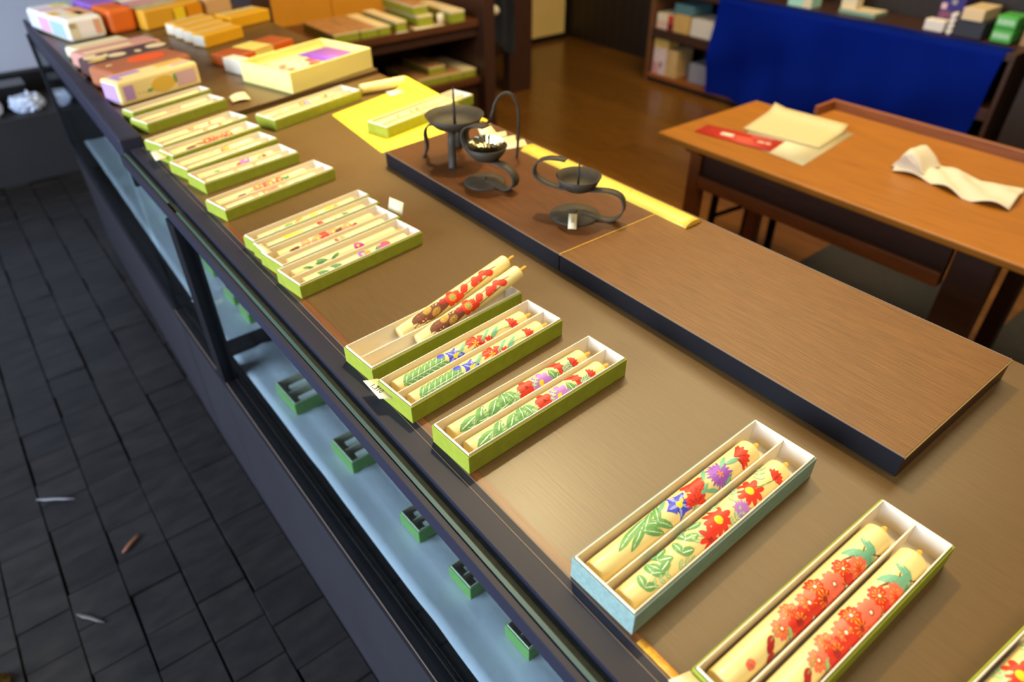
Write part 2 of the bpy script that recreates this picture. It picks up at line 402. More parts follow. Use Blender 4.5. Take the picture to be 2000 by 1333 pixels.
        for i in range(12):
            a = 2*PI*i/12; c.ell(s(.46)+math.cos(a)*.0034*k, t(0)+math.sin(a)*.0034*k, .0017*k, .0004*k, a, P['yellow'], n=6)
        c.ell(s(.46), t(0), .0018*k, .0018*k, 0, P['teal'])
        for (u, v) in ((.52, -.5), (.58, .3), (.565, .0), (.38, .3), (.68, .35), (.71, .1), (.66, -.1), (.76, .5), (.79, .2), (.81, -.1)): c.ell(s(u), t(v), .0044*k, .0038*k, 0, P['red' if u > .5 else 'dred'])
    else:                                            # small far candles: (kind colours, where)
        pal = design
        rnd = random.Random(str(design))
        for (u, m, sz) in pal:
            sz *= 1.3
            for j in range(2):
                v = rnd.uniform(-.5, .5)
                if m in ('green', 'dgreen', 'lgreen', 'teal'): c.leaf(s(u)+rnd.uniform(-.004, .004), t(v), .014*k*sz, .005*k*sz, rnd.uniform(-30, 50), m, None)
                elif m in ('brown', 'gold'): c.ell(s(u), t(v*.6), .014*k*sz, .003*k*sz, rnd.uniform(-.1, .2), P[m])
                else: c.flower(s(u)+rnd.uniform(-.004, .004), t(v), .0068*k*sz, 6, m, 'yellow' if sz > .9 else m, rnd.uniform(0, 60), .8)

BOXES = 'paper boxes of painted candles on the counter'
CANDLES = 'painted candles lying in the boxes on the counter'
def candle_box(D, ang, L, W, h, z0, n, label, group, sleeve=m_green, inner=m_white, bot=m_cream, bev=.0007):
    a = R(ang); cx = D[0]+math.cos(a)*L/2-math.sin(a)*W/2; cy = D[1]+math.sin(a)*L/2+math.cos(a)*W/2
    root = thing('candle_box', label, 'box', (cx, cy, z0), a, group)
    x, y = L/2, W/2
    b = MB(); b.tray(-x, -y, 0, x, y, h-.0022, .0016, .0012, sleeve); b.build('outer_box', root, bev)
    b = MB(); e = .0019; b.tray(-x+e, -y+e, .0014, x-e, y-e, h, .0013, .001, inner); tr = b.build('inner_tray', root, bev*.6)
    if n == 2:
        b = MB(); b.box(-x+e+.0016, -.0007, .0026, x-e-.0016, .0007, h-.003, inner)
        b.build('divider', tr)
    return root, a, (cx, cy)
def in_box(info, L, W, n, cl, r, z0, designs, labels, u0=.006, group=CANDLES, wax=None, far=False):
    root, a, (cx, cy) = info
    for i in range(n):
        c = Candle(cl, r, wax); paint(c, designs[i])
        o = c.finish()
        ly = 0 if n == 1 else (W/4-.0008)*(1 if i == 0 else -1)
        lx = -L/2+.004+u0
        place(o, (cx+math.cos(a)*lx-math.sin(a)*ly, cy+math.sin(a)*lx+math.cos(a)*ly, z0+.0026+r), a)
        tag(o, labels[i], 'candle', group)

# ---- the boxes on the near counter, from the camera outwards
Z = CZ
i_ = candle_box((.2564, -.0600), -5.0, .249, .0645, .027, Z, 2, 'green candle box at the near edge, only its far corner in frame, bottom right', BOXES)
in_box(i_, .249, .0645, 2, .205, .0118, Z, ['autumn_daisy', 'autumn_aster'], ['painted candle with red flowers in the box cut off at bottom right, far side', 'painted candle in the box cut off at bottom right, near side of the divider'])
i_ = candle_box((.2500, .0535), -.9, .2485, .0640, .027, Z, 2, 'green candle box with two cherry blossom candles', BOXES)
in_box(i_, .2485, .0640, 2, .208, .0122, Z, ['cherry', 'cherry'], ['cherry blossom candle on the far side of the divider, upper left of its pair', 'cherry blossom candle on the near side of the divider, lower right of its pair'])
i_ = candle_box((.2474, .1690), 1.5, .2513, .0684, .0272, Z, 2, 'pale blue-grey candle box, the only one not green', BOXES, sleeve=m_bluegrey)
in_box(i_, .2513, .0684, 2, .212, .0122, Z, ['autumn_aster', 'autumn_daisy'], ['candle with blue bellflower and large purple aster in the blue-grey box', 'candle with red daisies with yellow centres in the blue-grey box'], u0=.004)
i_ = candle_box((.2447, .3800), 3.0, .2248, .0593, .0252, Z, 2, 'green candle box beside the blue-grey one, candles with purple daisies', BOXES)
in_box(i_, .2248, .0593, 2, .186, .0107, Z, ['daisy_purple', 'daisy_purple'], ['candle with purple daisy on large green leaves, far side of the divider', 'candle with purple daisy on large green leaves, near side of the divider'], u0=.008)
i_ = candle_box((.2392, .4740), 5.1, .2265, .0605, .0242, Z, 2, 'green candle box with a handwritten price tag under its left end', BOXES)
in_box(i_, .2265, .0605, 2, .190, .0105, Z, ['bell_carnation', 'bell_carnation'], ['candle with blue bellflower and red carnation, far side, price tag at the box end', 'candle with blue bellflower and red carnation, near side, price tag at the box end'], u0=.008)
i_ = candle_box((.2386, .5550), 4.7, .2280, .0578, .0225, Z, 2, 'green candle box with two plum blossom candles propped up on its far end', BOXES)
def leaning(p0, p1, L, r, label):
    c = Candle(L, r); paint(c, 'plum'); o = c.finish()
    d = (Vector(p1)-Vector(p0)).normalized()
    q = d.to_track_quat('X', 'Z'); o.rotation_mode = 'XYZ'; o.rotation_euler = q.to_euler()
    o.location = p0; tag(o, label, 'candle', CANDLES)
leaning((.302, .6035, Z+.0126), (.4672, .6120, Z+.0463), .172, .0098, 'propped plum blossom candle, upper left of the leaning pair')
leaning((.312, .5772, Z+.0126), (.4690, .5872, Z+.0425), .162, .0098, 'propped plum blossom candle, lower right of the leaning pair')
i_ = candle_box((.2497, .7667), 7.7, .2075, .0588, .0212, Z, 2, 'green candle box at the near end of the touching row of four, magenta flowers', BOXES)
in_box(i_, .2075, .0588, 2, .172, .0082, Z, [[(.12, 'dgreen', .7), (.25, 'dgreen', 1), (.38, 'dgreen', .8), (.62, 'mag', .8)], [(.15, 'dgreen', 1), (.28, 'dgreen', 1.1), (.42, 'dgreen', 1), (.55, 'purple', .9), (.60, 'orange', .5), (.66, 'dgreen', .7), (.74, 'mag', .9), (.77, 'red', .6)]],
       ['slim candle with one magenta bloom, far side of the four-box row near end', 'slim candle with long green stem, purple and magenta blooms'], u0=.012)
i_ = candle_box((.2520, .8275), 8.2, .2050, .0590, .0212, Z, 2, 'green candle box of the touching row, one red blob and beige scallops on its candles', BOXES)
in_box(i_, .2050, .0590, 2, .165, .0082, Z, [[(.15, 'brown', .5), (.25, 'pink', .9), (.38, 'pink', .9), (.46, 'red', .9), (.55, 'pink', 1), (.62, 'brown', .5), (.70, 'pink', .8), (.76, 'red', .4)], [(.5, 'red', .4), (.56, 'pink', .5)]],
       ['slim candle with beige scallops and a red blob in the touching row', 'nearly plain slim candle beside the one with the red blob'], u0=.014)
i_ = candle_box((.2490, .8885), 8.9, .2090, .0285, .0212, Z, 1, 'narrow green one-candle box, second from far end of the touching row', BOXES)
in_box(i_, .2090, .0285, 1, .172, .0082, Z, [[(.22, 'yellow', 1), (.30, 'yellow', 1), (.38, 'lgreen', .8), (.45, 'red', .7), (.52, 'dred', .6), (.66, 'dgreen', .9), (.76, 'dgreen', .8)]], ['slim candle with yellow petals at its foot and green at its tip'], u0=.012)
i_ = candle_box((.2485, .9195), 9.6, .2110, .0295, .0212, Z, 1, 'narrow green one-candle box closing the far end of the touching row', BOXES)
in_box(i_, .2110, .0295, 1, .172, .0082, Z, [[(.18, 'green', .9), (.28, 'green', .9), (.40, 'orange', .8), (.47, 'lgreen', .8), (.54, 'yellow', .9), (.64, 'green', .8), (.72, 'yellow', .8), (.80, 'orange', .6)]], ['slim candle with alternating orange and yellow flowers'], u0=.012)
far = [
 ((.2525, 1.0467), 11.8, .2140, .0590, 2, 'green candle box alone beyond the touching row, coral red flowers', [[(.25, 'brown', .5), (.36, 'lgreen', .8), (.45, 'coral', 1), (.53, 'red', 1.1), (.60, 'coral', 1), (.67, 'red', .9), (.75, 'dgreen', .9)], [(.3, 'pink', .7), (.45, 'coral', .8), (.55, 'coral', .9), (.65, 'pink', .8), (.76, 'dgreen', .7)]], ['coral flowered candle with a dark green tip, far side', 'coral flowered candle with a dark green tip, near side']),
 ((.2615, 1.1684), 9.8, .1856, .0615, 2, 'green candle box with a red and purple flower mid-candle, first of the close far group', [[(.25, 'green', .7), (.42, 'green', .7), (.55, 'red', .9), (.60, 'purple', .9), (.80, 'green', .6), (.88, 'red', .5)], [(.40, 'pink', .6), (.6, 'coral', .5)]], ['candle with a red and a purple flower side by side, far side', 'faintly pink candle beside the red and purple one']),
 ((.2566, 1.2440), 14.0, .1916, .0590, 2, 'green candle box second in the close far group, single orange red flower', [[(.30, 'lgreen', .6), (.45, 'green', .6), (.58, 'red', .8), (.62, 'orange', .7)], [(.55, 'pink', .8), (.65, 'pink', .5)]], ['candle with one orange red flower, far side', 'candle with a faint pink flower beside the orange red one']),
 ((.2568, 1.3255), 15.0, .1931, .0480, 1, 'green candle box with a white tag sticking out over the rail at its left end', [[(.25, 'brown', .6), (.38, 'brown', .6), (.48, 'red', .9), (.56, 'dred', .8), (.62, 'red', .8), (.74, 'dred', .8), (.80, 'red', .8)]], ['candle with a dark brown stem and a line of red dots']),
 ((.2564, 1.3860), 17.5, .1975, .0600, 2, 'last green candle box before the step up to the far case', [[(.30, 'lgreen', .6), (.52, 'coral', .8), (.60, 'pink', .6), (.80, 'coral', .5)], [(.58, 'coral', .8), (.82, 'red', .5)]], ['pale candle with faint coral flowers, far side, by the step', 'pale candle with faint coral flowers, near side, by the step']),
]
for (D, ang, L, W, n, lab, des, cls) in far:
    i_ = candle_box(D, ang, L, W, .0205, Z, n, lab, BOXES)
    in_box(i_, L, W, n, L*.80, .0080 if n == 2 else .0088, Z, des, cls, u0=.006)
ZF = Z+.009
i_ = candle_box((.2625, 1.4994), 18.0, .1880, .0580, .0215, ZF, 2, 'wide green candle box first on the raised far case', BOXES)
in_box(i_, .1880, .0580, 2, .158, .0082, ZF, [[(.40, 'pink', .6), (.5, 'pink', .8), (.58, 'pink', .6)], [(.45, 'pink', .5)]], ['plain cream candle with pale pink wash on the raised case, far side', 'plain cream candle with pale pink wash on the raised case, near side'])
i_ = candle_box((.2585, 1.5870), 18.0, .1900, .0400, .0215, ZF, 1, 'narrow green candle box against the lilac and yellow parcel', BOXES)
in_box(i_, .1900, .0400, 1, .160, .0082, ZF, [[(.5, 'pink', .4)]], ['plain cream candle in the narrow box against the lilac parcel'])
i_ = candle_box((.4760, 1.3825), 16.1, .2409, .0640, .0225, Z, 2, 'green candle box lying apart by the big cream tray', BOXES)
in_box(i_, .2409, .0640, 2, .185, .0088, Z, [[(.20, 'green', .9), (.36, 'green', .8), (.53, 'red', 1), (.60, 'purple', .7), (.84, 'green', .7), (.90, 'red', .7)], [(.20, 'lgreen', .5), (.52, 'coral', .7), (.85, 'coral', .5)]], ['green leafed candle with a red flower by the big cream tray, far side', 'candle with faint coral flowers by the big cream tray, near side'])
i_ = candle_box((.6298, 1.1983), 13.6, .2600, .0600, .0226, Z+.0016, 2, 'green and white candle box on the yellow sheet', BOXES)
in_box(i_, .2600, .0600, 2, .205, .0088, Z+.0016, [[(.28, 'brown', .3), (.45, 'red', .4), (.55, 'brown', .4), (.65, 'gold', .4)], [(.25, 'green', .4), (.50, 'red', .5), (.62, 'brown', .4), (.70, 'red', .5)]], ['white candle with thin stems on the yellow sheet, far side', 'white candle with thin red stems on the yellow sheet, near side'])
c = Candle(.114, .0122); o = c.finish(); place(o, (.722, 1.4810, Z+.0124), R(-4.5))
tag(o, 'plain cream candle lying loose on the counter by the big cream tray', 'candle')

# ------------------------------------------------------------------ display cases
def poly_prism(mb, pts, z0, z1, m, mt=None):
    vb = [mb.v((p[0], p[1], z0)) for p in pts]; vt = [mb.v((p[0], p[1], z1)) for p in pts]; n = len(pts)
    mb.face(vb[::-1], m); mb.face(vt, mt or m)
    for i in range(n): mb.face([vb[i], vb[(i+1)%n], vt[(i+1)%n], vt[i]], m)
gm = glass_mat()
Y0, Y1 = -.62, 1.462
case = thing('display_case', 'long dark glass-fronted counter case in the foreground with a brown top', 'display case', (.52, .45, 0))
ox, oy = .52, .45
def L_(pts): return [(x-ox, y-oy) for x, y in pts]
b = MB(); poly_prism(b, L_([(.2445, Y0), (.84, Y0), (.84, 1.606), (.2445, 1.468)]), Z-.03, Z, m_top); b.build('top_panel', case, .0008)
b = MB(); poly_prism(b, L_([(.2445, -.1), (.2530, -.1), (.2530, 1.1), (.2445, 1.1)]), Z-.001, Z+.0004, m_browntape); b.build('edge_band', case)
b = MB(); poly_prism(b, L_([(.2430, Y0), (.2445, Y0), (.2445, Y1), (.2430, Y1)]), Z-.02, Z+.0008, m_frame_edge)
poly_prism(b, L_([(.2355, Y0), (.2362, Y0), (.2362, Y1), (.2355, Y1)]), Z-.01, Z+.0009, m_frame_edge)
poly_prism(b, L_([(.2140, Y0), (.2430, Y0), (.2430, Y1), (.2140, Y1)]), Z-.03, Z+.0004, m_frame); b.build('front_rail', case)
b = MB(); poly_prism(b, L_([(.2035, Y0), (.2140, Y0), (.2140, Y1), (.2035, Y1)]), Z-.03, Z-.008, m_felt); b.build('track', case)
b = MB(); poly_prism(b, L_([(.1920, Y0), (.1985, Y0), (.1985, Y1), (.1920, Y1)]), Z-.026, Z-.005, m_frame); b.build('lower_rail', case, .0006)
for k, (ya, yb) in enumerate(((Y0, 1.14), (1.185, Y1))):
    b = MB(); poly_prism(b, L_([(.1995, ya), (.2030, ya), (.2030, yb), (.1995, yb)]), Z-.36, Z-.0045, gm)
    poly_prism(b, L_([(.1993, ya), (.2032, ya), (.2032, yb), (.1993, yb)]), Z-.0045, Z-.0035, m_gedge)
    b.build('glass_pane', case)
b = MB(); poly_prism(b, L_([(.188, 1.14), (.215, 1.14), (.215, 1.185), (.188, 1.185)]), Z-.375, Z-.027, m_black); b.build('post', case, .002)
b = MB(); poly_prism(b, L_([(.190, Y0), (.216, Y0), (.216, Y1), (.190, Y1)]), Z-.386, Z-.362, m_black)
poly_prism(b, L_([(.1895, Y0), (.1912, Y0), (.1912, Y1), (.1895, Y1)]), Z-.3640, Z-.3615, m_frame_edge); b.build('sill', case, .0008)
for k, (ya, yb) in enumerate(((Y0, 1.2135), (1.2165, Y1))):
    b = MB(); poly_prism(b, L_([(.195, ya), (.225, ya), (.225, yb), (.195, yb)]), .0, Z-.386, m_base); b.build('base_panel', case, .001)
b = MB(); poly_prism(b, L_([(.80, Y0), (.835, Y0), (.835, 1.59), (.80, 1.59)]), 0, Z-.03, m_redwood_dark); b.build('back_panel', case)
b = MB(); poly_prism(b, L_([(.225, Y0), (.80, Y0), (.80, 1.474), (.225, 1.474)]), Z-.40, Z-.3665, m_black); b.build('deck', case)
b = MB(); poly_prism(b, L_([(.222, 1.222), (.79, 1.222), (.79, 1.25), (.222, 1.25)]), Z-.3665, Z-.345, m_black); b.build('partition_bar', case, .002)
def cloth(y0, y1, x0, x1, z, seed, name, label, creases, skew=0):
    rn = random.Random(seed)
    cr = [(rn.uniform(.1, .9), rn.uniform(-.3, .3), rn.uniform(.03, .05)) for _ in range(5)]
    def f(u, v):
        x = x0+(x1-x0)*u; y = y0+(y1-y0)*v; h = 0
        for q in creases: h += .0040*max(0, 1-abs(x-q)/.010)
        for (c0, sl, w) in cr:
            d = (v+sl*u-c0)*(y1-y0)/w; h += .0050*math.exp(-d*d)
        h += .0012*math.sin(x*34+y*9)*math.sin(y*13-x*7)+.0012
        return (x+skew*v, y, z+min(max(h, 0), .0075)*.9+.0003)
    b = MB(); b.sheet(f, 36, 130, m_decloth, .0006); o = b.build(name); return tag(o, label, 'cloth', 'cloths lining the display case')
cloth(-.58, 1.216, .232, .78, Z-.3648, 3, 'display_cloth', 'pale blue cloth lining the case under the nearest glass', (.292, .45))
cloth(1.256, 1.474, .232, .78, Z-.3648, 5, 'display_cloth', 'pale blue cloth in the case just beyond the dark post', (.32,))

# the far, slightly higher case
fcase = thing('display_case', 'second glass-fronted case at the far end, slightly higher top, dark front', 'display case', (.53, 2.1, 0))
ox, oy = .53, 2.1
fx = lambda y: .195+(y-1.475)*(.033/1.275)
def strip(mb, a0, a1, ya, yb, z0, z1, m):   # strip running along the skewed front, a = offset from the front line
    poly_prism(mb, L_([(fx(ya)+a0, ya), (fx(ya)+a1, ya), (fx(yb)+a1, yb), (fx(yb)+a0, yb)]), z0, z1, m)
YE = 2.75
b = MB(); poly_prism(b, L_([(.2430, 1.480), (.84, 1.612), (.84, YE), (.2430, YE)]), Z-.025, ZF, m_top); b.build('top_panel', fcase, .001)
b = MB(); poly_prism(b, L_([(fx(1.47)+.004, 1.470), (.2425, 1.470), (.2425, YE), (fx(YE)+.004, YE)]), Z-.030, Z+.022, m_frame); b.build('front_rail', fcase, .006, 3)
b = MB(); strip(b, .002, .006, 1.47, YE, Z-.36, Z-.030, gm); b.build('glass_pane', fcase)
b = MB(); strip(b, -.003, .024, YE-.03, YE, Z-.38, Z-.02, m_black); b.build('post', fcase, .002)
b = MB(); strip(b, .006, .034, 1.464, 1.482, Z-.075, Z-.031, m_black); b.build('bracket', fcase, .002)
b = MB(); strip(b, -.004, .022, 1.464, YE, Z-.388, Z-.360, m_black); b.build('sill', fcase, .001)
b = MB(); strip(b, 0, .03, 1.464, YE, 0, Z-.388, m_base); b.build('base_panel', fcase)
b = MB(); poly_prism(b, L_([(.80, 1.615), (.835, 1.615), (.835, YE), (.80, YE)]), 0, Z-.026, m_redwood_dark); strip(b, .022, .56, YE-.02, YE, 0, Z-.03, m_black); b.build('back_panel', fcase)
b = MB(); strip(b, .03, .59, 1.476, YE-.03, Z-.40, Z-.3665, m_black); b.build('deck', fcase)
cloth(1.478, 2.71, .236, .76, Z-.3648, 9, 'display_cloth', 'pale blue cloth under the glass of the far case', (.31,), .03)

CASEBOX = 'green candle boxes under the glass'
CASECAN = 'candles in the boxes under the glass'
zc_ = Z-.3595
for (D, L, W, lab, rw) in (
    ((.2960, .3475), .17, .048, 'nearest to the camera', 'red'), ((.2885, .4645), .18, .050, 'second from the camera', 'red'),
    ((.2835, .5880), .18, .052, 'third from the camera', 'green'), ((.2715, .7730), .20, .072, 'fourth from the camera', 'green'),
    ((.2575, .9640), .20, .082, 'last before the dark post', 'green'),
    ((.3000, 1.2950), .18, .055, 'just beyond the dark post', 'green'), ((.3000, 1.3830), .18, .060, 'second beyond the dark post', 'green')):
    i_ = candle_box(D, 2, L, W, .027, zc_, 2, 'green candle box under the glass, '+lab, CASEBOX, sleeve=m_greencool, inner=m_white)
    in_box(i_, L, W, 2, L*.72, min(.0095, W/4-.0045), zc_, [[(.25, 'lgreen', .6), (.6, rw, 1), (.75, 'green', 1)], [(.45, 'dgreen', 1), (.6, 'green', 1), (.7, rw, .8)]],
           ['white candle, far side, in the box under glass '+lab, 'white candle, near side, in the box under glass '+lab], u0=.014, group=CASECAN, wax=m_waxcool)
for (D, lab) in (((.306, 1.535), 'first in the far case'), ((.310, 1.640), 'second in the far case'), ((.314, 1.90), 'third in the far case'), ((.320, 2.03), 'fourth in the far case'), ((.327, 2.20), 'fifth in the far case'), ((.334, 2.40), 'sixth in the far case')):
    i_ = candle_box(D, 2, .18, .06, .03, zc_, 2, 'small dim green box under the glass, '+lab, CASEBOX, sleeve=m_greencool, inner=m_white)
    in_box(i_, .18, .06, 2, .13, .0095, zc_, [[(.6, 'green', 1)], [(.5, 'green', 1)]], ['white candle on the far side of the box '+lab, 'white candle on the near side of the box '+lab], u0=.014, group=CASECAN, wax=m_waxcool)

# ------------------------------------------------------------------ raised display boards on the counter
ZR = Z+.027
def board(y0, y1, m, label, xa=.5605, xb=.7935, skew=0.):
    r = thing('display_board', label, 'board', ((xa+xb)/2, (y0+y1)/2, Z), 0, 'raised boards on the counter')
    hx, hy = (xb-xa)/2, (y1-y0)/2
    b = MB(); b.hexa([(-hx+.0012, -hy, .0006), (hx, -hy, .0006), (hx, hy+skew, .0006), (-hx+.0012, hy, .0006)], [(-hx+.0012, -hy, .0262), (hx, -hy, .0262), (hx, hy+skew, .0262), (-hx+.0012, hy, .0262)], m_redwood_dark); b.build('core', r)
    b = MB(); b.hexa([(-hx, -hy+.0004, .0262), (hx, -hy+.0004, .0262), (hx, hy+skew-.0004, .0262), (-hx, hy-.0004, .0262)], [(-hx, -hy+.0004, .027), (hx, -hy+.0004, .027), (hx, hy+skew-.0004, .027), (-hx, hy-.0004, .027)], m); b.build('veneer', r)
    b = MB(); b.hexa([(-hx-.0002, -hy, .0008), (-hx+.0012, -hy, .0008), (-hx+.0012, hy, .0008), (-hx-.0002, hy, .0008)], [(-hx-.0004, -hy, .0262), (-hx+.0012, -hy, .0262), (-hx+.0012, hy, .0262), (-hx-.0004, hy, .0262)], m_black)
    b.build('black_edge', r)
    b = MB(); b.box(-hx, -hy-.0014, .0250, hx, -hy, .0273, m_goldline if skew else m_endglint); b.box(-hx-.0008, -hy, .0262, -hx+.0004, hy, .0273, m_frame_edge); b.box(hx-.0003, -hy, .0262, hx+.0012, hy+skew, .0273, m_frame_edge)  # on the unskewed near board the end strip is a painted edge highlight
    b.build('edge_trim', r)
board(.1250, .6075, m_plat, 'empty brown veneered board nearest the camera on the counter')
board(.6095, 1.0830, m_plat_dark, 'dark brown board carrying the three black iron candle holders', skew=.022)

# ------------------------------------------------------------------ iron candle holders
HOLD = 'black iron candle holders'
def smooth(pts, n=6):
    P_ = [Vector(p) for p in pts]; out = []
    for i in range(len(P_)-1):
        p0, p1, p2, p3 = P_[max(i-1, 0)], P_[i], P_[i+1], P_[min(i+2, len(P_)-1)]
        for k in range(n):
            t = k/n
            out.append(.5*((2*p1)+(p2-p0)*t+(2*p0-5*p1+4*p2-p3)*t*t+(3*p1-p0-3*p2+p3)*t**3))
    out.append(P_[-1]); return out
def dish(mb, rt, rb, h, z, m, th=.0012):
    mb.lathe([(.0001, z), (rb*.6, z), (rb, z+.0008), ((rb+rt)/2+.001, z+h*.45), (rt, z+h), (rt-th, z+h), ((rb+rt)/2-.001, z+h*.48), (rb-th, z+th+.0008), (rb*.5, z+th+.0002), (.0001, z+th)], m, 40, cap=False)
def spike(root, z0, z1, x=0, y=0, r=.0022):   # the spike is riveted to the dish
    b = MB(); b.lathe([(r, z0), (r*.9, z0+(z1-z0)*.5), (r*.45, z1-.004), (.0003, z1)], m_iron, 12, (x, y, 0)); return b.build('spike', root)
def s_holder(loc, ang, sg, bang, pts, width, base_r, dc, dr, dz, dh, label, sp):
    root = thing('candle_holder', label, 'candle holder', loc, R(ang), HOLD)
    b = MB(); b.lathe([(base_r, 0), (base_r, .0012), (base_r*.93, .0030), (base_r*.6, .0058), (base_r*.2, .0066), (.0002, .0067)], m_iron, 48)
    b.lathe([(.0038, .0066), (.0034, .0085), (.0012, .0092), (.0002, .0092)], m_iron, 12); b.build('base', root)
    b = MB(); b.ribbon(smooth(pts, 8), (0, 1, 0), width, .0022, m_iron); b.build('strap', root)
    b = MB(); dish(b, dr, dr*.62, dh, 0, m_iron); o = b.build('dish', root); o.location = (dc[0], dc[1], dz)
    if sp: spike(o, .001, dh+.027, 0, 0, .0018)
    return root
# nearest: S-strap holder with a spike
s_holder((.6560, .6830, ZR), -60, 1, 0, [(.012, 0, .0068), (.034, 0, .0035), (.052, 0, .0020), (.068, 0, .010), (.0745, 0, .026), (.068, 0, .042), (.050, 0, .0475), (.020, 0, .0445), (-.015, 0, .0415), (-.042, 0, .0445), (-.060, 0, .052), (-.0655, 0, .062), (-.060, 0, .076), (-.045, 0, .0835), (-.028, 0, .0850), (-.017, 0, .0845)],
         .0145, .0375, (.003, 0), .0335, .0440, .0200, 'black iron S-shaped candle holder with a bare spike, nearest of the three', True)
# middle: S-strap holder holding a foil cup
s_holder((.6215, .8640, ZR), -78, 1, 0, [(.010, 0, .0068), (.030, 0, .0035), (.046, 0, .0020), (.060, 0, .0085), (.066, 0, .021), (.058, 0, .034), (.038, 0, .0410), (.015, 0, .0405), (-.015, 0, .0410), (-.030, 0, .0480), (-.0400, 0, .062), (-.040, 0, .076), (-.030, 0, .087), (-.012, 0, .0925), (.006, 0, .0935)],
         [.0165]*64+[.019]*49, .0345, (.006, 0), .0335, .0425, .0215, 'black iron S-shaped candle holder with a foil cup, middle of the three', False)
b = MB(); n = 40; rings = []
for (rr, zz, amp) in ((.0002, .0016, 0), (.011, .0018, .0), (.0135, .004, .0010), (.0215, .0160, .0026), (.0260, .0270, .0034)):
    rings.append([b.v(((rr+(amp if i % 2 else -amp))*math.cos(2*PI*i/n), (rr+(amp if i % 2 else -amp))*math.sin(2*PI*i/n), zz)) for i in range(n)])
for k in range(len(rings)-1):
    for i in range(n): b.face([rings[k][i], rings[k][(i+1)%n], rings[k+1][(i+1)%n], rings[k+1][i]], m_foil)
o = b.build('foil_cup'); sdm = o.modifiers.new('solid', 'SOLIDIFY'); sdm.thickness = .0003
a_ = R(-78); place(o, (.6215+.006*math.cos(a_), .8640+.006*math.sin(a_), ZR+.0440))
tag(o, 'shiny pleated foil cup sitting in the middle candle holder', 'foil cup')
# far: wide dish on strap legs with a loop handle
root = thing('candle_holder', 'black iron candle holder with wide dish, tall spike and loop handle, farthest of three', 'candle holder', (.640, .972, ZR), 0, HOLD)
b = MB(); dish(b, .0505, .034, .020, 0, m_iron); o = b.build('dish', root); o.location = (0, 0, .0600)
spike(o, .0012, .0660, 0, 0, .0026)
for (fx_, fy_, w) in ((-.029, -.030, .013), (-.034, .048, .013), (.034, .042, .013)):
    d = Vector((fx_, fy_, 0)); q = d.normalized(); dl = d.length
    b = MB(); b.ribbon(smooth([q*.010+Vector((0,0,.0600)), q*(dl*.75)+Vector((0,0,.0585)), q*(dl*.95)+Vector((0,0,.045)), q*(dl*.92)+Vector((0,0,.020)), q*(dl*1.0)+Vector((0,0,.004)), q*(dl*1.06)+Vector((0,0,.0012))], 6), (q.y, -q.x, 0), w, .0026, m_iron)
    b.build('leg', root)
b = MB(); b.tube(smooth([(.010, -.010, .0580), (.030, -.022, .0590), (.044, -.036, .066), (.050, -.042, .085), (.053, -.044, .098), (.060, -.049, .1110), (.069, -.0555, .1155), (.077, -.0615, .1110), (.0830, -.065, .098), (.0865, -.066, .080), (.0875, -.064, .040), (.0880, -.060, .008), (.0890, -.058, .0018)], 6), .0026, m_iron, 12); b.build('handle', root)

# ------------------------------------------------------------------ loose things on the near counter
def text_mesh(s, size, name, parent, loc, rz, m, rx=0):
    cu = bpy.data.curves.new(name, 'FONT'); cu.body = s; cu.size = size; cu.extrude = .00004; cu.resolution_u = 3
    t = bpy.data.objects.new('t', cu); COL.objects.link(t)
    bpy.context.view_layer.update()
    me = bpy.data.meshes.new_from_object(t.evaluated_get(bpy.context.evaluated_depsgraph_get()))
    bpy.data.objects.remove(t); bpy.data.curves.remove(cu)
    me.materials.clear(); me.materials.append(m)
    o = bpy.data.objects.new(name, me); COL.objects.link(o); o.parent = parent; o.location = loc; o.rotation_euler = (rx, 0, rz)
    return o
def paper(name, pts, z, label, cat, m=m_tag, group=None, th=.0005, curl=None, n=1):
    """flat piece of paper given by four counter-clockwise corners"""
    cx = sum(p[0] for p in pts)/4; cy = sum(p[1] for p in pts)/4
    def f(u, v):
        a = Vector(pts[0]).lerp(Vector(pts[1]), u); d = Vector(pts[3]).lerp(Vector(pts[2]), u); p = a.lerp(d, v)
        return (p.x-cx, p.y-cy, (curl(u, v) if curl else 0)+th)
    b = MB(); b.sheet(f, n, n, m, th); o = b.build(name); o.location = (cx, cy, z)
    return tag(o, label, cat, group)
TAGS = 'paper price tags'
o = paper('price_tag', [(.2242, .5145), (.2400, .5030), (.2395, .5440), (.2250, .5510)], Z+.0150, 'cream price tag with handwritten figures on the rail', 'price tag', group=TAGS)
text_mesh('29', .0085, 'figures', o, (.0010, .006, .0007), R(-86), m_ink)
text_mesh('1,310', .0085, 'figures', o, (-.0062, .0110, .0007), R(-80), m_ink)
paper('price_tag', [(.2290, 1.3330), (.2560, 1.3400), (.2560, 1.3860), (.2330, 1.3830)], Z+.0150, 'blank white tag sticking out over the rail among the far boxes', 'price tag', group=TAGS)
paper('price_tag', [(.2320, .0960), (.2500, .0980), (.2500, .1180), (.2330, .1230)], Z+.0205, 'cream tag at the left end of the cherry blossom box', 'price tag', group=TAGS)
paper('price_tag', [(.2470, .8680), (.2560, .8700), (.2540, .9050), (.2455, .9000)], Z+.0222, 'small cream slip across the left rims of the touching row', 'price tag', group=TAGS)
o = paper('price_tag', [(-.016, -.012), (.016, -.012), (.016, .012), (-.016, .012)], 0, 'pale blue card standing upright behind the touching row of boxes', 'price tag', group=TAGS)
place(o, (.4630, .8830, Z+.0225), R(-78), R(72))
paper('price_tag', [(.4580, 1.5760), (.4990, 1.5730), (.5070, 1.6330), (.4660, 1.6200)], ZF, 'bent cream tag lying alone on the raised far case', 'price tag', group=TAGS, n=6, curl=lambda u, v: .003+.003*math.sin(u*PI)*1)
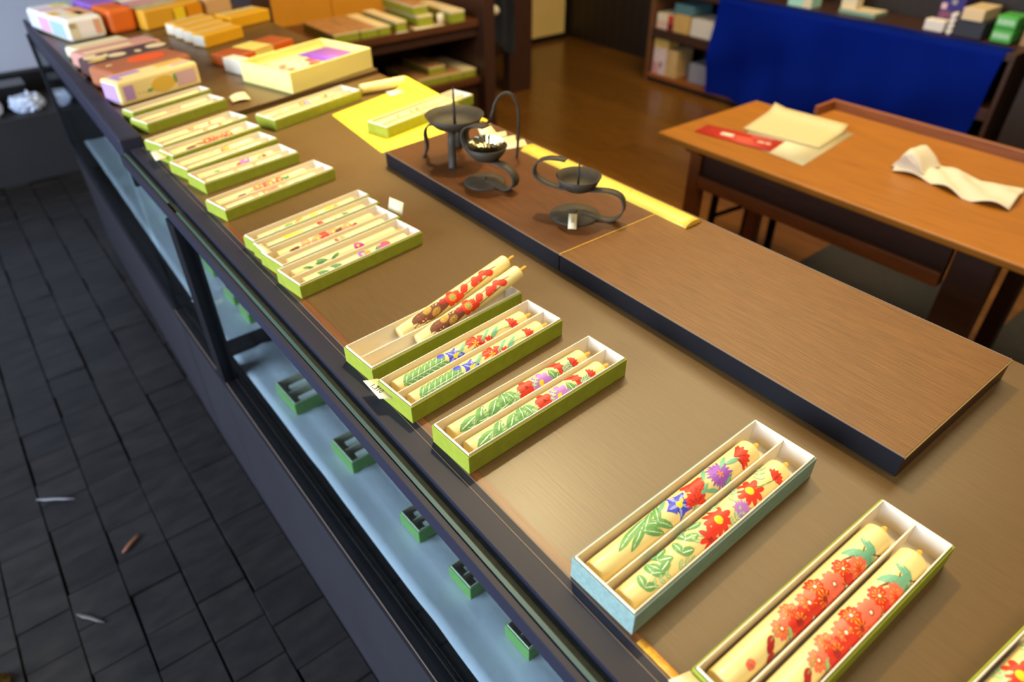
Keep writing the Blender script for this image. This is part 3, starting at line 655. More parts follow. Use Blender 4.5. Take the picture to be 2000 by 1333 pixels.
o = paper('price_tag', [(-.0062, -.0175), (.0062, -.0175), (.0062, .0175), (-.0062, .0175)], 0, 'small cream tag leaning on the foot of the nearest candle holder', 'price tag', group=TAGS)
place(o, (.6325, .6620, ZR+.0052), R(-44), R(11))
text_mesh('1,500', .0062, 'figures', o, (-.0022, .0100, .0006), R(-90), m_ink)
paper('gold_strip', [(.2455, .1000), (.2515, .1000), (.2515, .1620), (.2455, .1620)], Z, 'short gold strip on the counter edge by the blue-grey box', 'strip', C('gold_foil', (214, 150, 40), .5, noise=(300, .25)), th=.002)
# yellow sheet
def ycurl(u, v):
    return .024*max(0, (u-.80)/.20)**2*(.4+.6*v)
paper('yellow_sheet', [(.5830, 1.1420), (.8280, 1.1250), (.8360, 1.4700), (.6070, 1.3980)], Z, 'bright yellow sheet spread on the counter beneath a candle box', 'sheet', m_yellow, n=16, th=.0010, curl=ycurl)
paper('price_tag', [(.765, 1.420), (.800, 1.420), (.805, 1.450), (.770, 1.452)], Z+.0040, 'white tag on the far curled corner of the yellow sheet', 'price tag', m_white, TAGS)
# white cards near the back edge of the board
CARDS = 'white cards fanned on the dark board'
cards = [([(.742, 1.040), (.772, 1.030), (.790, 1.078), (.765, 1.083)], 'farthest'), ([(.735, 1.012), (.778, 1.006), (.791, 1.026), (.752, 1.036)], 'second farthest'),
         ([(.727, .990), (.776, .976), (.792, .998), (.745, 1.008)], 'second nearest'), ([(.722, .958), (.777, .942), (.792, .972), (.742, .985)], 'nearest')]
for k, (pts, w) in enumerate(cards):
    paper('white_card', pts, ZR+.0002, 'white card on the dark board behind the loop handle, %s of the four' % w, 'card', m_cream, CARDS)
o = MB(); o.lathe([(.0002, 0), (.010, .001), (.012, .006), (.009, .012), (.0002, .014)], C('yellow_knob', (240, 180, 30), .5), 16); o = o.build('yellow_ornament')
place(o, (.8050, 1.1150, Z+.0012)); tag(o, 'small yellow ornament behind the wide candle holder dish', 'ornament')
# split bamboo strip
b = MB()
def bam(u, v):
    a = PI*(v); return ((-.0175*math.cos(a)), (u-.5)*.382, .0006+.0075*math.sin(a))
b.sheet(bam, 24, 12, m_bamboo, .0005)
for (u, v) in ((.33, .4), (.34, .55), (.40, .35), (.62, .6), (.78, .45), (.80, .5), (.93, .4)): b.lathe([(.0009, 0), (.0002, .0004)], P['brown'], 8, (-.0175*math.cos(PI*v), (u-.5)*.382, .0062+.002*math.sin(PI*v)))
for sgn in (-1, 1):
    vs = [b.v((-.0175*math.cos(PI*k/12), sgn*.191, .0006+.0075*math.sin(PI*k/12))) for k in range(13)]; b.face(vs if sgn < 0 else vs[::-1], m_bamboo)
o = b.build('bamboo_strip'); place(o, (.7695, .7400, ZR)); tag(o, 'split yellow bamboo strip lying along the back of the boards', 'bamboo strip')

# ------------------------------------------------------------------ parcels on the far case
PAR = 'wrapped parcels on the far case'
def parcel(name, D, ang, L, W, h, m, label, z=ZF, group=PAR, bev=.006, cat='parcel', mtop=None):
    a = R(ang); cx = D[0]+math.cos(a)*L/2-math.sin(a)*W/2; cy = D[1]+math.sin(a)*L/2+math.cos(a)*W/2
    r = thing(name, label, cat, (cx, cy, z), a, group)
    b = MB(); b.box(-L/2, -W/2, 0.0003, L/2, W/2, h, m, mtop); w = b.build('wrapper', r, bev, 3)
    return w          # prints and bands hang on the wrapper
def patch(r, name, pts, m, lift=.0006):
    """flat printed area on a parcel: list of quads, each four points, raised slightly"""
    b = MB()
    for q in pts: b.face([b.v(p) for p in q], m)
    o = b.build(name, r); s = o.modifiers.new('solid', 'SOLIDIFY'); s.thickness = lift; s.offset = 1
    return o
def fr(L, W, h, x0, x1, z0, z1): return [(x0, -W/2-.0002, z0), (x1, -W/2-.0002, z0), (x1, -W/2-.0002, z1), (x0, -W/2-.0002, z1)]      # on the near face
def tp(L, W, h, x0, x1, y0, y1): return [(x0, y0, h+.0002), (x1, y0, h+.0002), (x1, y1, h+.0002), (x0, y1, h+.0002)]                    # on the top
def disc_top(r, name, cx, cy, z, a, bb, m):
    b = MB(); vs = [b.v((cx+a*math.cos(2*PI*i/24), cy+bb*math.sin(2*PI*i/24), z)) for i in range(24)]; b.face(vs, m)
    o = b.build(name, r); s = o.modifiers.new('solid', 'SOLIDIFY'); s.thickness = .0005; s.offset = 1
def disc_front(r, name, cx, cz, y, a, bb, m):
    b = MB(); vs = [b.v((cx+a*math.cos(2*PI*i/24), y, cz+bb*math.sin(2*PI*i/24))) for i in range(24)]; b.face(vs, m)
    o = b.build(name, r); s = o.modifiers.new('solid', 'SOLIDIFY'); s.thickness = .0005; s.offset = 1
lil = C('lilac_paper', (190, 148, 200), .6, noise=(8, .06)); pyel = C('primrose_paper', (250, 222, 150), .6, noise=(8, .05)); gold = C('golden_paper', (240, 190, 70), .6)
r = parcel('parcel', (.2640, 1.7040), 17.8, .202, .066, .052, pyel, 'lilac and primrose yellow parcel nearest on the far case', bev=.007)
L, W, h = .202, .066, .052
patch(r, 'lilac_end', [fr(L, W, h, -.089, -.066, .011, .041), tp(L, W, h, -.089, -.076, -.020, .020), tp(L, W, h, -.076, -.020, .002, .020), [(-L/2-.0002, .026, .007), (-L/2-.0002, -.026, .007), (-L/2-.0002, -.026, .045), (-L/2-.0002, .026, .045)]], lil)
patch(r, 'lilac_block', [fr(L, W, h, .040, .089, .011, .041), tp(L, W, h, .044, .089, -.020, -.008)], C('rose_lilac', (222, 178, 180), .6))
disc_front(r, 'gold_fan', .005, .026, -W/2-.0003, .030, .016, gold); patch(r, 'gold_flap', [tp(L, W, h, .02, .089, .0, .020)], gold)
text_mesh('CANDLE' if False else '~ ~ ~', .012, 'print', r, (-.060, -W/2-.0006, .016), 0, C('grey_print', (160, 148, 110), .7), R(90))
disc_front(r, 'leaf_print', -.030, .020, -W/2-.0008, .006, .003, P['green']); disc_front(r, 'leaf_print', .036, .030, -W/2-.0008, .003, .010, P['green'])
brn = C('brown_paper', (178, 102, 62), .6, noise=(8, .08))
r = parcel('parcel', (.2780, 1.8040), 17, .204, .105, .048, brn, 'brown parcel with an orange spot on top', bev=.010)
disc_top(r, 'orange_spot', .020, .005, .0482, .046, .030, C('orange_print', (244, 92, 16), .6)); disc_top(r, 'cream_dot', -.070, .01, .0482, .008, .004, pyel)
disc_front(r, 'cream_dot', -.020, .024, -.0528, .009, .006, C('ochre_print', (206, 140, 70), .6))
dk = C('plum_brown_paper', (88, 58, 52), .55, noise=(8, .1)); pnk = C('rose_paper', (214, 150, 130), .6, noise=(8, .06)); crm = C('cream_print', (240, 212, 160), .6)
r = parcel('parcel', (.2700, 1.9280), 16, .205, .085, .045, dk, 'dark plum parcel with cream blossom blobs', bev=.008)
for (x, y, a, q, m) in ((-.07, .01, .030, .025, crm), (-.03, -.012, .022, .018, crm), (.075, -.008, .026, .020, crm), (.02, -.020, .008, .010, crm), (-.085, -.024, .022, .008, gold), (-.055, .022, .012, .008, P['green'])): disc_top(r, 'blossom_print', x, y, .0452, a, q, m)
r = parcel('parcel', (.2680, 2.0250), 16, .205, .080, .042, pnk, 'rose pink parcel behind the dark plum one', bev=.008)
patch(r, 'cream_band', [tp(.205, .08, .042, -.09, .03, -.030, -.004)], crm)
r = parcel('parcel', (.2780, 2.1200), 16, .150, .095, .032, C('ivory_paper', (232, 222, 178), .6), 'flat ivory parcel behind the rose pink one', bev=.008)
patch(r, 'peach_band', [tp(.15, .105, .032, -.06, .06, -.01, .004)], C('peach_print', (240, 190, 150), .6))
r = parcel('card_box', (.435, 2.255), 18, .055, .035, .012, C('grey_card', (130, 130, 124), .6), 'small grey box between the ivory and orange parcels', bev=.001, cat='box')
r = parcel('parcel', (.2950, 2.3800), 12, .105, .270, .062, C('patch_white', (240, 232, 214), .6), 'white parcel patched in pastel colours at the left end of the far case', bev=.012)
L, W, h = .105, .270, .062
sd = lambda y0, y1, z0, z1: [(-L/2-.0002, y1, z0), (-L/2-.0002, y0, z0), (-L/2-.0002, y0, z1), (-L/2-.0002, y1, z1)]
for nm, q, m in (('blue_side', sd(-.12, -.03, .012, .05), C('pastel_blue', (170, 196, 226), .6)), ('pink_side', sd(-.02, .05, .012, .05), C('pastel_pink', (236, 168, 190), .6)), ('pale_side', sd(.06, .12, .012, .05), C('pastel_lavender', (226, 222, 240), .6)), ('pink_patch', tp(L, W, h, -.05, .02, .03, .05), C('pastel_pink', (236, 168, 190), .6)), ('olive_patch', tp(L, W, h, .005, .05, .065, .108), C('pastel_olive', (212, 210, 110), .6)), ('lavender_patch', tp(L, W, h, -.05, -.005, .05, .108), C('pastel_lavender', (226, 222, 240), .6)),
                 ('peach_patch', tp(L, W, h, .005, .05, -.10, .02), C('pastel_peach', (232, 160, 120), .6)), ('cream_patch', tp(L, W, h, -.02, .025, -.11, -.05), pyel), ('gold_patch', tp(L, W, h, -.05, -.025, -.06, -.01), gold),
                 ('white_patch', fr(L, W, h, -.02, .022, .020, .052), C('soft_white', (250, 232, 214), .6)), ('peach_front', fr(L, W, h, .024, .040, .014, .052), C('pastel_peach', (232, 160, 120), .6)), ('sand_front', fr(L, W, h, -.045, -.022, .012, .050), C('pastel_sand', (226, 208, 160), .6)), ('gold_front', fr(L, W, h, -.043, -.026, .036, .050), gold)): patch(r, nm, [q], m)
r = parcel('parcel', (.4120, 2.4050), 12, .076, .110, .068, C('bright_orange_paper', (222, 100, 10), .55), 'bright orange parcel beside the pastel patched one', bev=.012)
r = parcel('parcel', (.3900, 2.5250), 12, .084, .120, .068, C('violet_paper', (146, 96, 192), .55, noise=(10, .12)), 'violet parcel behind the bright orange one', bev=.010)
r = parcel('parcel', (.5050, 2.3950), 19, .195, .090, .056, C('mustard_paper', (222, 160, 40), .45), 'long mustard yellow parcel behind the four small yellow boxes', bev=.006)
L, W, h = .205, .1, .056
patch(r, 'printed_top', [tp(L, W, h, -.095, .04, -.025, .040)], C('silver_print', (196, 178, 130), .5, noise=(60, .2))); patch(r, 'lemon_patch', [fr(L, W, h, .0, .035, .008, .048)], C('lemon_print', (244, 206, 30), .5)); patch(r, 'orange_end', [fr(L, W, h, .045, .098, .008, .05)], C('amber_print', (226, 142, 10), .45))
r = parcel('parcel', (.4950, 2.5100), 17, .195, .080, .060, C('dusky_rose', (196, 140, 150), .6), 'dusky pink parcel behind the mustard one', bev=.008)
patch(r, 'peach_panel', [tp(.215, .085, .06, .02, .10, -.03, .03)], C('peach_print', (240, 190, 150), .6)); patch(r, 'white_panel', [tp(.215, .085, .06, -.10, .0, -.01, .035)], C('soft_white', (250, 232, 214), .6))
r = parcel('parcel', (.7080, 2.4650), 20, .100, .110, .055, C('sand_paper', (216, 166, 106), .6), 'sand coloured parcel at the back corner of the far case', bev=.008)
patch(r, 'red_print', [tp(.10, .11, .055, -.045, -.01, -.03, .05)], C('faded_red', (186, 80, 60), .6))
YB = 'small yellow boxes on the far case'
yel = C('yellow_carton', (240, 172, 20), .45, noise=(10, .06)); yelt = C('yellow_carton_top', (226, 186, 104), .5, noise=(70, .14), stretch=(.2, 6, 1))
for k in range(4):
    a = R(23); d = .0600*k
    r = parcel('yellow_box', (.575-math.sin(a)*d*.25, 2.084+d), 23, .136, .054, .033, yel, 'small yellow box, %s in the slanting row of four' % ('nearest', 'second', 'third', 'farthest')[k], group=YB, bev=.003, cat='box')
    patch(r, 'printed_lid', [tp(.136, .054, .033, -.064, .064, -.002, .023)], yelt); patch(r, 'white_end', [[(-.0682, .022, .004), (-.0682, -.022, .004), (-.0682, -.022, .03), (-.0682, .022, .03)]], m_white)
r = parcel('yellow_box', (.7090, 2.2540), 17, .144, .080, .034, yel, 'small yellow box set apart at the back edge of the far case', group=YB, bev=.003, cat='box')
patch(r, 'printed_lid', [tp(.144, .08, .034, -.066, .066, -.005, .036)], yelt)
r = parcel('parcel', (.5640, 1.8380), 24, .215, .082, .028, C('copper_paper', (198, 96, 40), .4, noise=(9, .08)), 'copper brown parcel with a wide yellow band', bev=.003)
patch(r, 'yellow_band', [tp(.215, .082, .028, -.035, .030, -.039, .039), fr(.215, .082, .028, -.035, .030, .001, .026)], C('pale_yellow_band', (252, 226, 110), .5)); patch(r, 'orange_face', [fr(.215, .082, .028, -.10, -.036, .004, .026), fr(.215, .082, .028, .031, .105, .004, .026)], C('hot_orange', (232, 104, 8), .45))
r = parcel('white_box', (.5640, 1.7500), 18, .034, .090, .033, m_white, 'small white box wedged beside the big cream tray', group=None, bev=.001, cat='box')
# big cream tray with prints
a = R(17.0); L, W = .258, .176; D = (.5910, 1.5560)
cx = D[0]+math.cos(a)*L/2-math.sin(a)*W/2; cy = D[1]+math.sin(a)*L/2+math.cos(a)*W/2
tray = thing('gift_tray', 'big cream open box with a printed sheet and violet card inside', 'box', (cx, cy, ZF), a)
b = MB(); b.tray(-L/2, -W/2, .0003, L/2, W/2, .0475, .004, .030, C('cream_board', (252, 234, 140), .6)); b.build('tray', tray, .001)
def ontray(name, x0, y0, x1, y1, z, m, label, cat):
    pts = [(cx+math.cos(a)*x-math.sin(a)*y, cy+math.sin(a)*x+math.cos(a)*y) for x, y in ((x0, y0), (x1, y0), (x1, y1), (x0, y1))]
    return paper(name, pts, ZF+z, label, cat, m)
o = ontray('printed_sheet', -.121, -.080, .120, .080, .0303, C('sheet_cream', (222, 200, 160), .6), 'cream sheet printed with red flowers lying in the big tray', 'sheet')
b = MB(); rn = random.Random(4); pr_a = C('print_red', (206, 74, 52), .6); pr_b = C('print_salmon', (222, 124, 92), .6); pr_c = C('print_mauve', (150, 96, 120), .6)
for k in range(26):
    x, y = rn.uniform(-.095, .02), rn.uniform(-.055, .03)-.01
    ca, sa = math.cos(a), math.sin(a); q = rn.uniform(.006, .018); q2 = q*rn.uniform(.4, .9)
    m = rn.choice([pr_a, pr_b, pr_a, pr_a, pr_c, P['gold']])
    vs = [b.v((ca*(x+q*math.cos(2*PI*i/14))-sa*(y+q2*math.sin(2*PI*i/14)), sa*(x+q*math.cos(2*PI*i/14))+ca*(y+q2*math.sin(2*PI*i/14)), .00062+.00002*k)) for i in range(14)]; b.face(vs, m)
b.build('flower_print', o)
ontray('violet_card', .022, -.060, .118, .062, .0316, C('violet_card', (140, 74, 176), .6, noise=(14, .08)), 'violet card at the right end of the big cream tray', 'card')

# ------------------------------------------------------------------ room shell
b = MB()
for (x0, x1) in ((-1.6, .90),): b.box(x0, -1.6, -.06, x1, 4.4, -.020, m_gap)
xs = [-1.517, -1.417, -1.317, -1.217, -1.117, -1.017, -.917, -.817, -.717, -.617, -.517, -.417, -.316, -.218, -.118, -.017, .085, .195, .30, .40, .5, .6, .7, .8, .9]
rn = random.Random(11)
for i in range(len(xs)-1):
    y = -1.6+rn.uniform(0, .1); near = xs[i] < .25
    while y < 4.35:
        l = rn.uniform(.085, .112); g = rn.uniform(.0001, .0005); gx0 = rn.choice([.0003, .0005, .0008, .0026, .0038]); z = rn.uniform(-.0035, 0)
        t1, t2 = rn.uniform(-.0012, .0012), rn.uniform(-.0012, .0012)
        x0, x1, ya, yb = xs[i]+gx0, xs[i+1]-.0006, y+g, y+l-g
        e = .0014
        vb = [(x0, ya, -.03), (x1, ya, -.03), (x1, yb, -.03), (x0, yb, -.03)]
        v0 = [b.v(p) for p in vb]; v1 = [b.v((p[0], p[1], z-.003+t)) for p, t in zip(vb, (t1, t2, -t1, -t2))]
        v2 = [b.v((p[0]+dx*e, p[1]+dy*e, z+t)) for p, t, dx, dy in zip(vb, (t1, t2, -t1, -t2), (1, -1, -1, 1), (1, 1, -1, -1))]
        for A, B_ in ((v0, v1), (v1, v2)):
            for k in range(4): b.face([A[k], A[(k+1)%4], B_[(k+1)%4], B_[k]], m_paver)
        b.face(v2, m_paver)
        y += l
o = struct(b.build('floor')); o['label'] = 'dark worn wood-block paving on the customer side'
b = MB(); b.box(.90, -1.6, -.06, 4.0, 4.4, -.004, m_gap); x = .90; rn = random.Random(5)
while x < 3.98:
    w = .115; y = -1.6-rn.uniform(0, 1)
    while y < 4.4:
        l = rn.uniform(1.2, 1.9); b.box(x+.0006, max(y, -1.6)+.0006, -.01, x+w-.0006, min(y+l, 4.4)-.0006, 0, m_floorwood); y += l
    x += w
o = struct(b.build('floor')); o['label'] = 'polished brown plank floor behind the counter'
b = MB(); b.box(-1.6, 4.10, 0, .78, 4.16, 2.7, m_plaster); b.box(-1.6, 4.085, 0, .78, 4.10, .30, m_wall_dark); struct(b.build('wall_left'))
b = MB(); b.box(.78, 4.05, 0, 3.72, 4.12, 2.7, m_wall_dark); struct(b.build('wall_back'))
b = MB(); b.box(3.68, -1.6, 0, 3.74, 4.05, 2.7, m_wall_dark)
for k in range(14): b.box(3.665, 2.95+.085*k, 0, 3.68, 2.95+.085*k+.080, 2.7, m_wall_dark)
struct(b.build('wall_right'))
b = MB(); b.box(3.30, 3.99, .035, 3.625, 4.0, 1.9, m_plaster_warm); d = struct(b.build('door_1'))
b = MB(); b.box(3.27, 3.985, 0, 3.30, 4.03, 2.0, m_black); b.box(3.625, 3.985, 0, 3.664, 4.03, 2.0, m_black); b.box(3.30, 3.985, 0, 3.625, 4.03, .035, m_black); b.box(3.27, 3.985, 1.9, 3.664, 4.03, 1.96, m_black)
b.build('door_frame', d)
b = MB(); b.box(2.62, 3.90, 0, 2.98, 4.05, 2.6, m_redwood_dark); b.box(2.98, 3.93, 0, 3.27, 4.05, 2.6, m_black); struct(b.build('trim_1'))

# ------------------------------------------------------------------ low block by the left wall with wrapped goods
t = thing('low_stand', 'low black stand against the left wall', 'stand', (.0, 3.78, 0))
b = MB(); b.box(-1.2, -.22, 0, .50, .22, .275, C('stand_black', (32, 29, 30), .6, noise=(6, .15))); b.build('body', t, .004)
b = MB(); b.box(-1.2, .16, .275, .50, .22, .36, m_black); b.build('back_ledge', t, .003)
def bag(loc, sx, sy, h, m, label, rim, mouth=.5):
    r = thing('wrapped_bag', label, 'bag', loc, 0, 'wrapped goods on the low stand'); b = MB(); rn = random.Random(label); n = 28; rings = []
    for k in range(9):
        u = k/8; q = .75+.3*math.sin(u*PI*.9); 
        rings.append([b.v((sx*q*(1+.14*rn.uniform(-1, 1))*math.cos(2*PI*i/n), sy*q*(1+.14*rn.uniform(-1, 1))*math.sin(2*PI*i/n), h*u*(1+.05*rn.uniform(-1, 1)))) for i in range(n)])
    rings[0] = rings[0]
    for v in rings[0]: v.co.z = .0005
    for k in range(8):
        for i in range(n): b.face([rings[k][i], rings[k][(i+1)%n], rings[k+1][(i+1)%n], rings[k+1][i]], m if k < 6 else rim)
    b.face(rings[0][::-1], m); b.face(rings[-1], rim); b.build('body', r); 
    b = MB(); b.tube([(sx*.2, 0, h*.98), (sx*.24, .004, h*1.18), (sx*.20, 0, h*1.34)], .008, m_plastic, 8, [1, .9, .15]); b.build('twist', r); return r
bag((.045, 3.63, .275), .060, .045, .070, m_plastic, 'white wrapped bundle with a pink top on the low black stand', C('pink_wrap', (226, 150, 180), .3, bump=(40, .6)))
bag((.205, 3.645, .275), .062, .045, .062, m_plastic, 'crinkled clear wrapped bundle on the low black stand, right of the pink one', m_plastic)
t = thing('black_box', 'black box at the back of the low stand', 'box', (.15, 3.78, .275)); b = MB(); b.box(-.10, -.05, 0.0005, .08, .05, .085, m_black); b.build('body', t, .003); b = MB(); b.box(-.10, -.052, .085, .08, .05, .092, C('grey_lid', (86, 86, 90), .4)); b.build('lid', t, .001)

# debris on the paving
def sliver(p, q, w, m, label):
    d = Vector((q[0]-p[0], q[1]-p[1], 0)); l = d.length; b = MB()
    b.ribbon([(-l/2, 0, .0015), (-l/4, 0, .002), (0, .001, .0022), (l/4, 0, .002), (l/2, 0, .0015)], (0, 1, 0), [w*.3, w, w*.9, w*.8, w*.2], .0012, m)
    o = b.build('wood_sliver'); place(o, ((p[0]+q[0])/2, (p[1]+q[1])/2, .0008), math.atan2(d.y, d.x)); tag(o, label, 'wood chip', 'slivers on the dark paving')
sliver((-.221, 1.524), (-.150, 1.472), .009, C('pale_chip', (120, 116, 116), .6), 'pale grey sliver on the dark paving, farthest of the three')
sliver((-.102, 1.242), (-.056, 1.274), .010, C('rust_chip', (120, 66, 36), .7), 'rust brown sliver on the dark paving')
sliver((-.212, 1.145), (-.172, 1.091), .009, C('dull_chip', (84, 76, 72), .7), 'dull grey sliver on the dark paving, nearest of the three')
b = MB(); b.lathe([(.020, 0.0), (.020, .006), (.010, .010), (.012, .022), (.003, .030), (.0002, .030)], C('brass', (150, 120, 60), .35, metal=.9), 20); o = b.build('brass_knob'); place(o, (-.355, 1.080, .001)); tag(o, 'brass knob on the paving at the lower left edge', 'knob')

# ------------------------------------------------------------------ shelf rack behind the counter
ZS, ZL = Z-.235, Z-.495
rack = thing('shelf_rack', 'brown wooden shelf rack behind the counter with green boxes on it', 'shelf', (1.52, 3.05, 0))
ox, oy = 1.52, 3.05
def rb(name, x0, y0, z0, x1, y1, z1, m, bev=.002):
    b = MB(); b.box(x0-ox, y0-oy, z0, x1-ox, y1-oy, z1, m); return b.build(name, rack, bev)
rb('shelf', 1.06, 2.835, ZS-.03, 2.035, 3.28, ZS, m_redwood); rb('shelf', 1.06, 2.835, ZL-.03, 2.035, 3.28, ZL, m_redwood)
rb('plinth', 1.06, 2.86, 0, 2.035, 2.89, ZL-.03, m_redwood_dark)
rb('apron', 1.06, 2.85, ZS-.075, 2.035, 2.875, ZS-.031, m_redwood_dark)
rb('side_post', 2.037, 2.80, 0, 2.100, 3.30, 1.7, m_redwood_dark); rb('side_post', .985, 2.84, 0, 1.058, 3.30, 1.7, m_redwood_dark)
for k, (xa, xb) in enumerate(((1.06, 1.508), (1.512, 2.035))): rb('back_board', xa, 3.282, ZS-.03, xb, 3.30, 1.4, m_orange, .001)
rb('lower_back', 1.06, 3.282, 0, 2.035, 3.30, ZS-.031, m_shelf_in)
GB = 'green boxes on the shelf rack'
def gbox(D, W, L, h, z, label, top=None):
    r = thing('green_box', label, 'box', (D[0]+W/2, D[1]+L/2, z), 0, GB)
    b = MB(); b.box(-W/2, -L/2, .0003, W/2, L/2, h*.78, m_green); b.build('base', r, .001)
    b = MB(); b.box(-W/2-.001, -L/2-.001, h*.78, W/2+.001, L/2+.001, h, m_cream, top or C('print_brown', (176, 128, 80), .6, noise=(30, .3))); b.build('lid', r, .001); return r
gbox((1.300, 2.85), .118, .30, .036, ZS, 'long green box on the upper shelf, farthest left'); gbox((1.425, 2.85), .082, .30, .036, ZS, 'long green box on the upper shelf, second from the left')
gbox((1.512, 2.85), .058, .30, .036, ZS, 'narrow green box on the upper shelf, third from the left', m_cream)
gbox((1.607, 2.862), .052, .30, .042, ZS, 'long green box standing alone mid upper shelf', m_cream)
gbox((1.730, 2.880), .078, .29, .044, ZS+.0012, 'lower green box of the stack of two on the upper shelf', m_cream); gbox((1.722, 2.900), .076, .28, .040, ZS+.0458, 'top green box of the stack of two on the upper shelf')
gbox((1.884, 2.845), .076, .30, .050, ZS, 'green box at the right end of the upper shelf', m_cream)
paper('price_tag', [(1.590, 2.842), (1.655, 2.842), (1.660, 2.860), (1.600, 2.860)], ZS, 'white tag at the front edge of the upper shelf', 'price tag', m_white, TAGS)
paper('price_tag', [(1.690, 2.842), (1.850, 2.842), (1.850, 2.90), (1.700, 2.92)], ZS, 'cream sheet beneath the stack of two on the upper shelf', 'price tag', m_tag, TAGS)
o = paper('price_tag', [(-.018, -.022), (.018, -.022), (.018, .022), (-.018, .022)], 0, 'white tag standing between the stack and the right end box of the rack', 'price tag', m_white, TAGS); place(o, (1.845, 2.87, ZS+.023), 0, R(80))
gbox((1.690, 2.86), .175, .30, .038, ZL, 'wide green box on the lower shelf'); gbox((1.868, 2.86), .080, .30, .036, ZL, 'narrow green box on the lower shelf, beside the wide one'); gbox((1.952, 2.86), .072, .30, .036, ZL, 'narrow green box at the right end of the lower shelf', m_cream)
gbox((1.770, 2.885), .090, .24, .036, ZL+.0383, 'green box lying on top of the wide one on the lower shelf')
# dark cloth hanging by the rack
b = MB(); b.sheet(lambda u, v: (2.325+.125*u+.012*math.sin(v*9), 3.12+.022*math.sin(u*11)+.02*v, .34+.72*v-(.10*u if v < .2 else 0)), 18, 22, m_navy, .002); o = b.build('hanging_cloth'); tag(o, 'dark navy cloth hanging from a rod beside the shelf rack', 'cloth')
rod = MB(); rod.tube([(2.101, 3.145, 1.075), (2.62, 3.145, 1.075)], .010, m_black, 10); o = rod.build('hanging_rod'); tag(o, 'dark rod carrying the navy cloth', 'rod')
b = MB(); b.lathe([(.0002, -.030), (.018, -.022), (.026, -.004), (.020, .014), (.0002, .022)], m_white, 14); o = b.build('paper_tag'); place(o, (2.318, 3.085, .490), 0, .5, .6); tag(o, 'crumpled white paper tied to the navy cloth', 'paper')
b = MB(); b.box(2.50, 3.20, 0, 2.66, 3.26, 2.2, m_redwood_dark); o = b.build('post_board'); tag(o, 'dark brown upright board behind the navy cloth', 'board')

# ------------------------------------------------------------------ cabinet with the blue cloth along the right wall
ZB = Z-.240
cab = thing('cabinet', 'dark brown open cabinet along the right wall, blue cloth over its front', 'cabinet', (3.49, 1.94, 0))
ox, oy = 3.49, 1.94
def cb(name, x0, y0, z0, x1, y1, z1, m, bev=.002):
    b = MB(); b.box(x0-ox, y0-oy, z0, x1-ox, y1-oy, z1, m); return b.build(name, cab, bev)
cb('top', 3.315, 1.00, ZB-.03, 3.66, 2.91, ZB, m_redwood_dark); cb('shelf', 3.315, 1.02, Z-.510, 3.655, 2.885, Z-.462, m_redwood_dark); cb('bottom', 3.315, 1.02, Z-.735, 3.655, 2.885, Z-.715, m_table_rail)
cb('plinth', 3.325, 1.02, 0, 3.65, 2.885, Z-.735, m_wall_dark); cb('back', 3.645, 1.02, Z-.714, 3.66, 2.885, ZB-.031, m_wall_dark)
cb('side_panel', 3.315, 2.886, 0, 3.66, 2.912, ZB-.031, m_shelf_in); cb('side_panel', 3.315, 1.00, 0, 3.66, 1.019, ZB-.031, m_redwood_dark)
b = MB()
def drape(u, v):
    y = 1.035+1.40*u; ex = .020*math.sin(u*15+1.4*math.sin(v*3))+.012*math.sin(u*33+2+v)+.016*math.sin(u*9-v*8)
    if v < .12: k = v/.12; return (3.40-.098*k, y, ZB+.0030+.001*math.sin(u*20))
    k = (v-.12)/.88
    return (3.302-.006*k+(ex-.022)*min(1, k*1.6)*.8, y-.02*k*(u-.5)+.03*k*(1 if u < .02 else 0), ZB+.0025-(.005+k*(.475 if True else 0)))
b.sheet(drape, 90, 40, m_blue, .0015); o = b.build('blue_cloth'); sub = o.modifiers.new('ss', 'SUBSURF'); sub.levels = 1; sub.render_levels = 1
tag(o, 'deep blue cloth draped down the cabinet front', 'cloth')
SH = 'packaged goods in the cabinet'
def pack(name, y0, y1, z, h, m, label, x0=3.335, d=.16, bev=.002, cat='box', parts=(), mtop=None, rz=0):
    r = thing(name, label, cat, (x0+d/2, (y0+y1)/2, z), rz, SH); w = y1-y0
    b = MB(); b.box(-d/2, -w/2, .0004, d/2, w/2, h, m, mtop); bx_ = b.build('wrapping', r, bev)
    for (nm, ya, yb, za, zb, pm) in parts:
        b = MB(); b.box(-d/2-.0012, -w/2+w*ya, h*za, -d/2, -w/2+w*yb, h*zb, pm); b.build(nm, bx_)
    return bx_
zs1, zs0 = Z-.462, Z-.715
ccr = C('cream_carton', (226, 206, 168), .6); cred = C('red_carton', (200, 50, 20), .6); cpeach = C('peach_carton', (222, 178, 150), .6)
pack('carton', 2.748, 2.872, zs1, .041, cpeach, 'lower of two stacked cream cartons with red ends, upper cabinet shelf', parts=[('dark_red_end', .0, .33, .02, .98, C('dark_red_carton', (120, 30, 14), .6))])
pack('carton', 2.748, 2.872, zs1+.0415, .042, ccr, 'upper of two stacked cream cartons with red ends, upper cabinet shelf', parts=[('red_end', .0, .33, .02, .98, cred)])
pack('carton', 2.634, 2.742, zs1, .098, C('ochre_carton', (206, 160, 84), .6, noise=(20, .1)), 'ochre carton between the cream pair and the white box')
pack('carton', 2.615, 2.750, zs1+.0985, .050, C('teal_carton', (84, 118, 118), .6), 'teal grey box lying on the ochre carton')
pack('carton', 2.470, 2.622, zs1, .092, C('white_carton', (216, 200, 178), .6), 'white box beside the ochre carton, against the blue cloth')
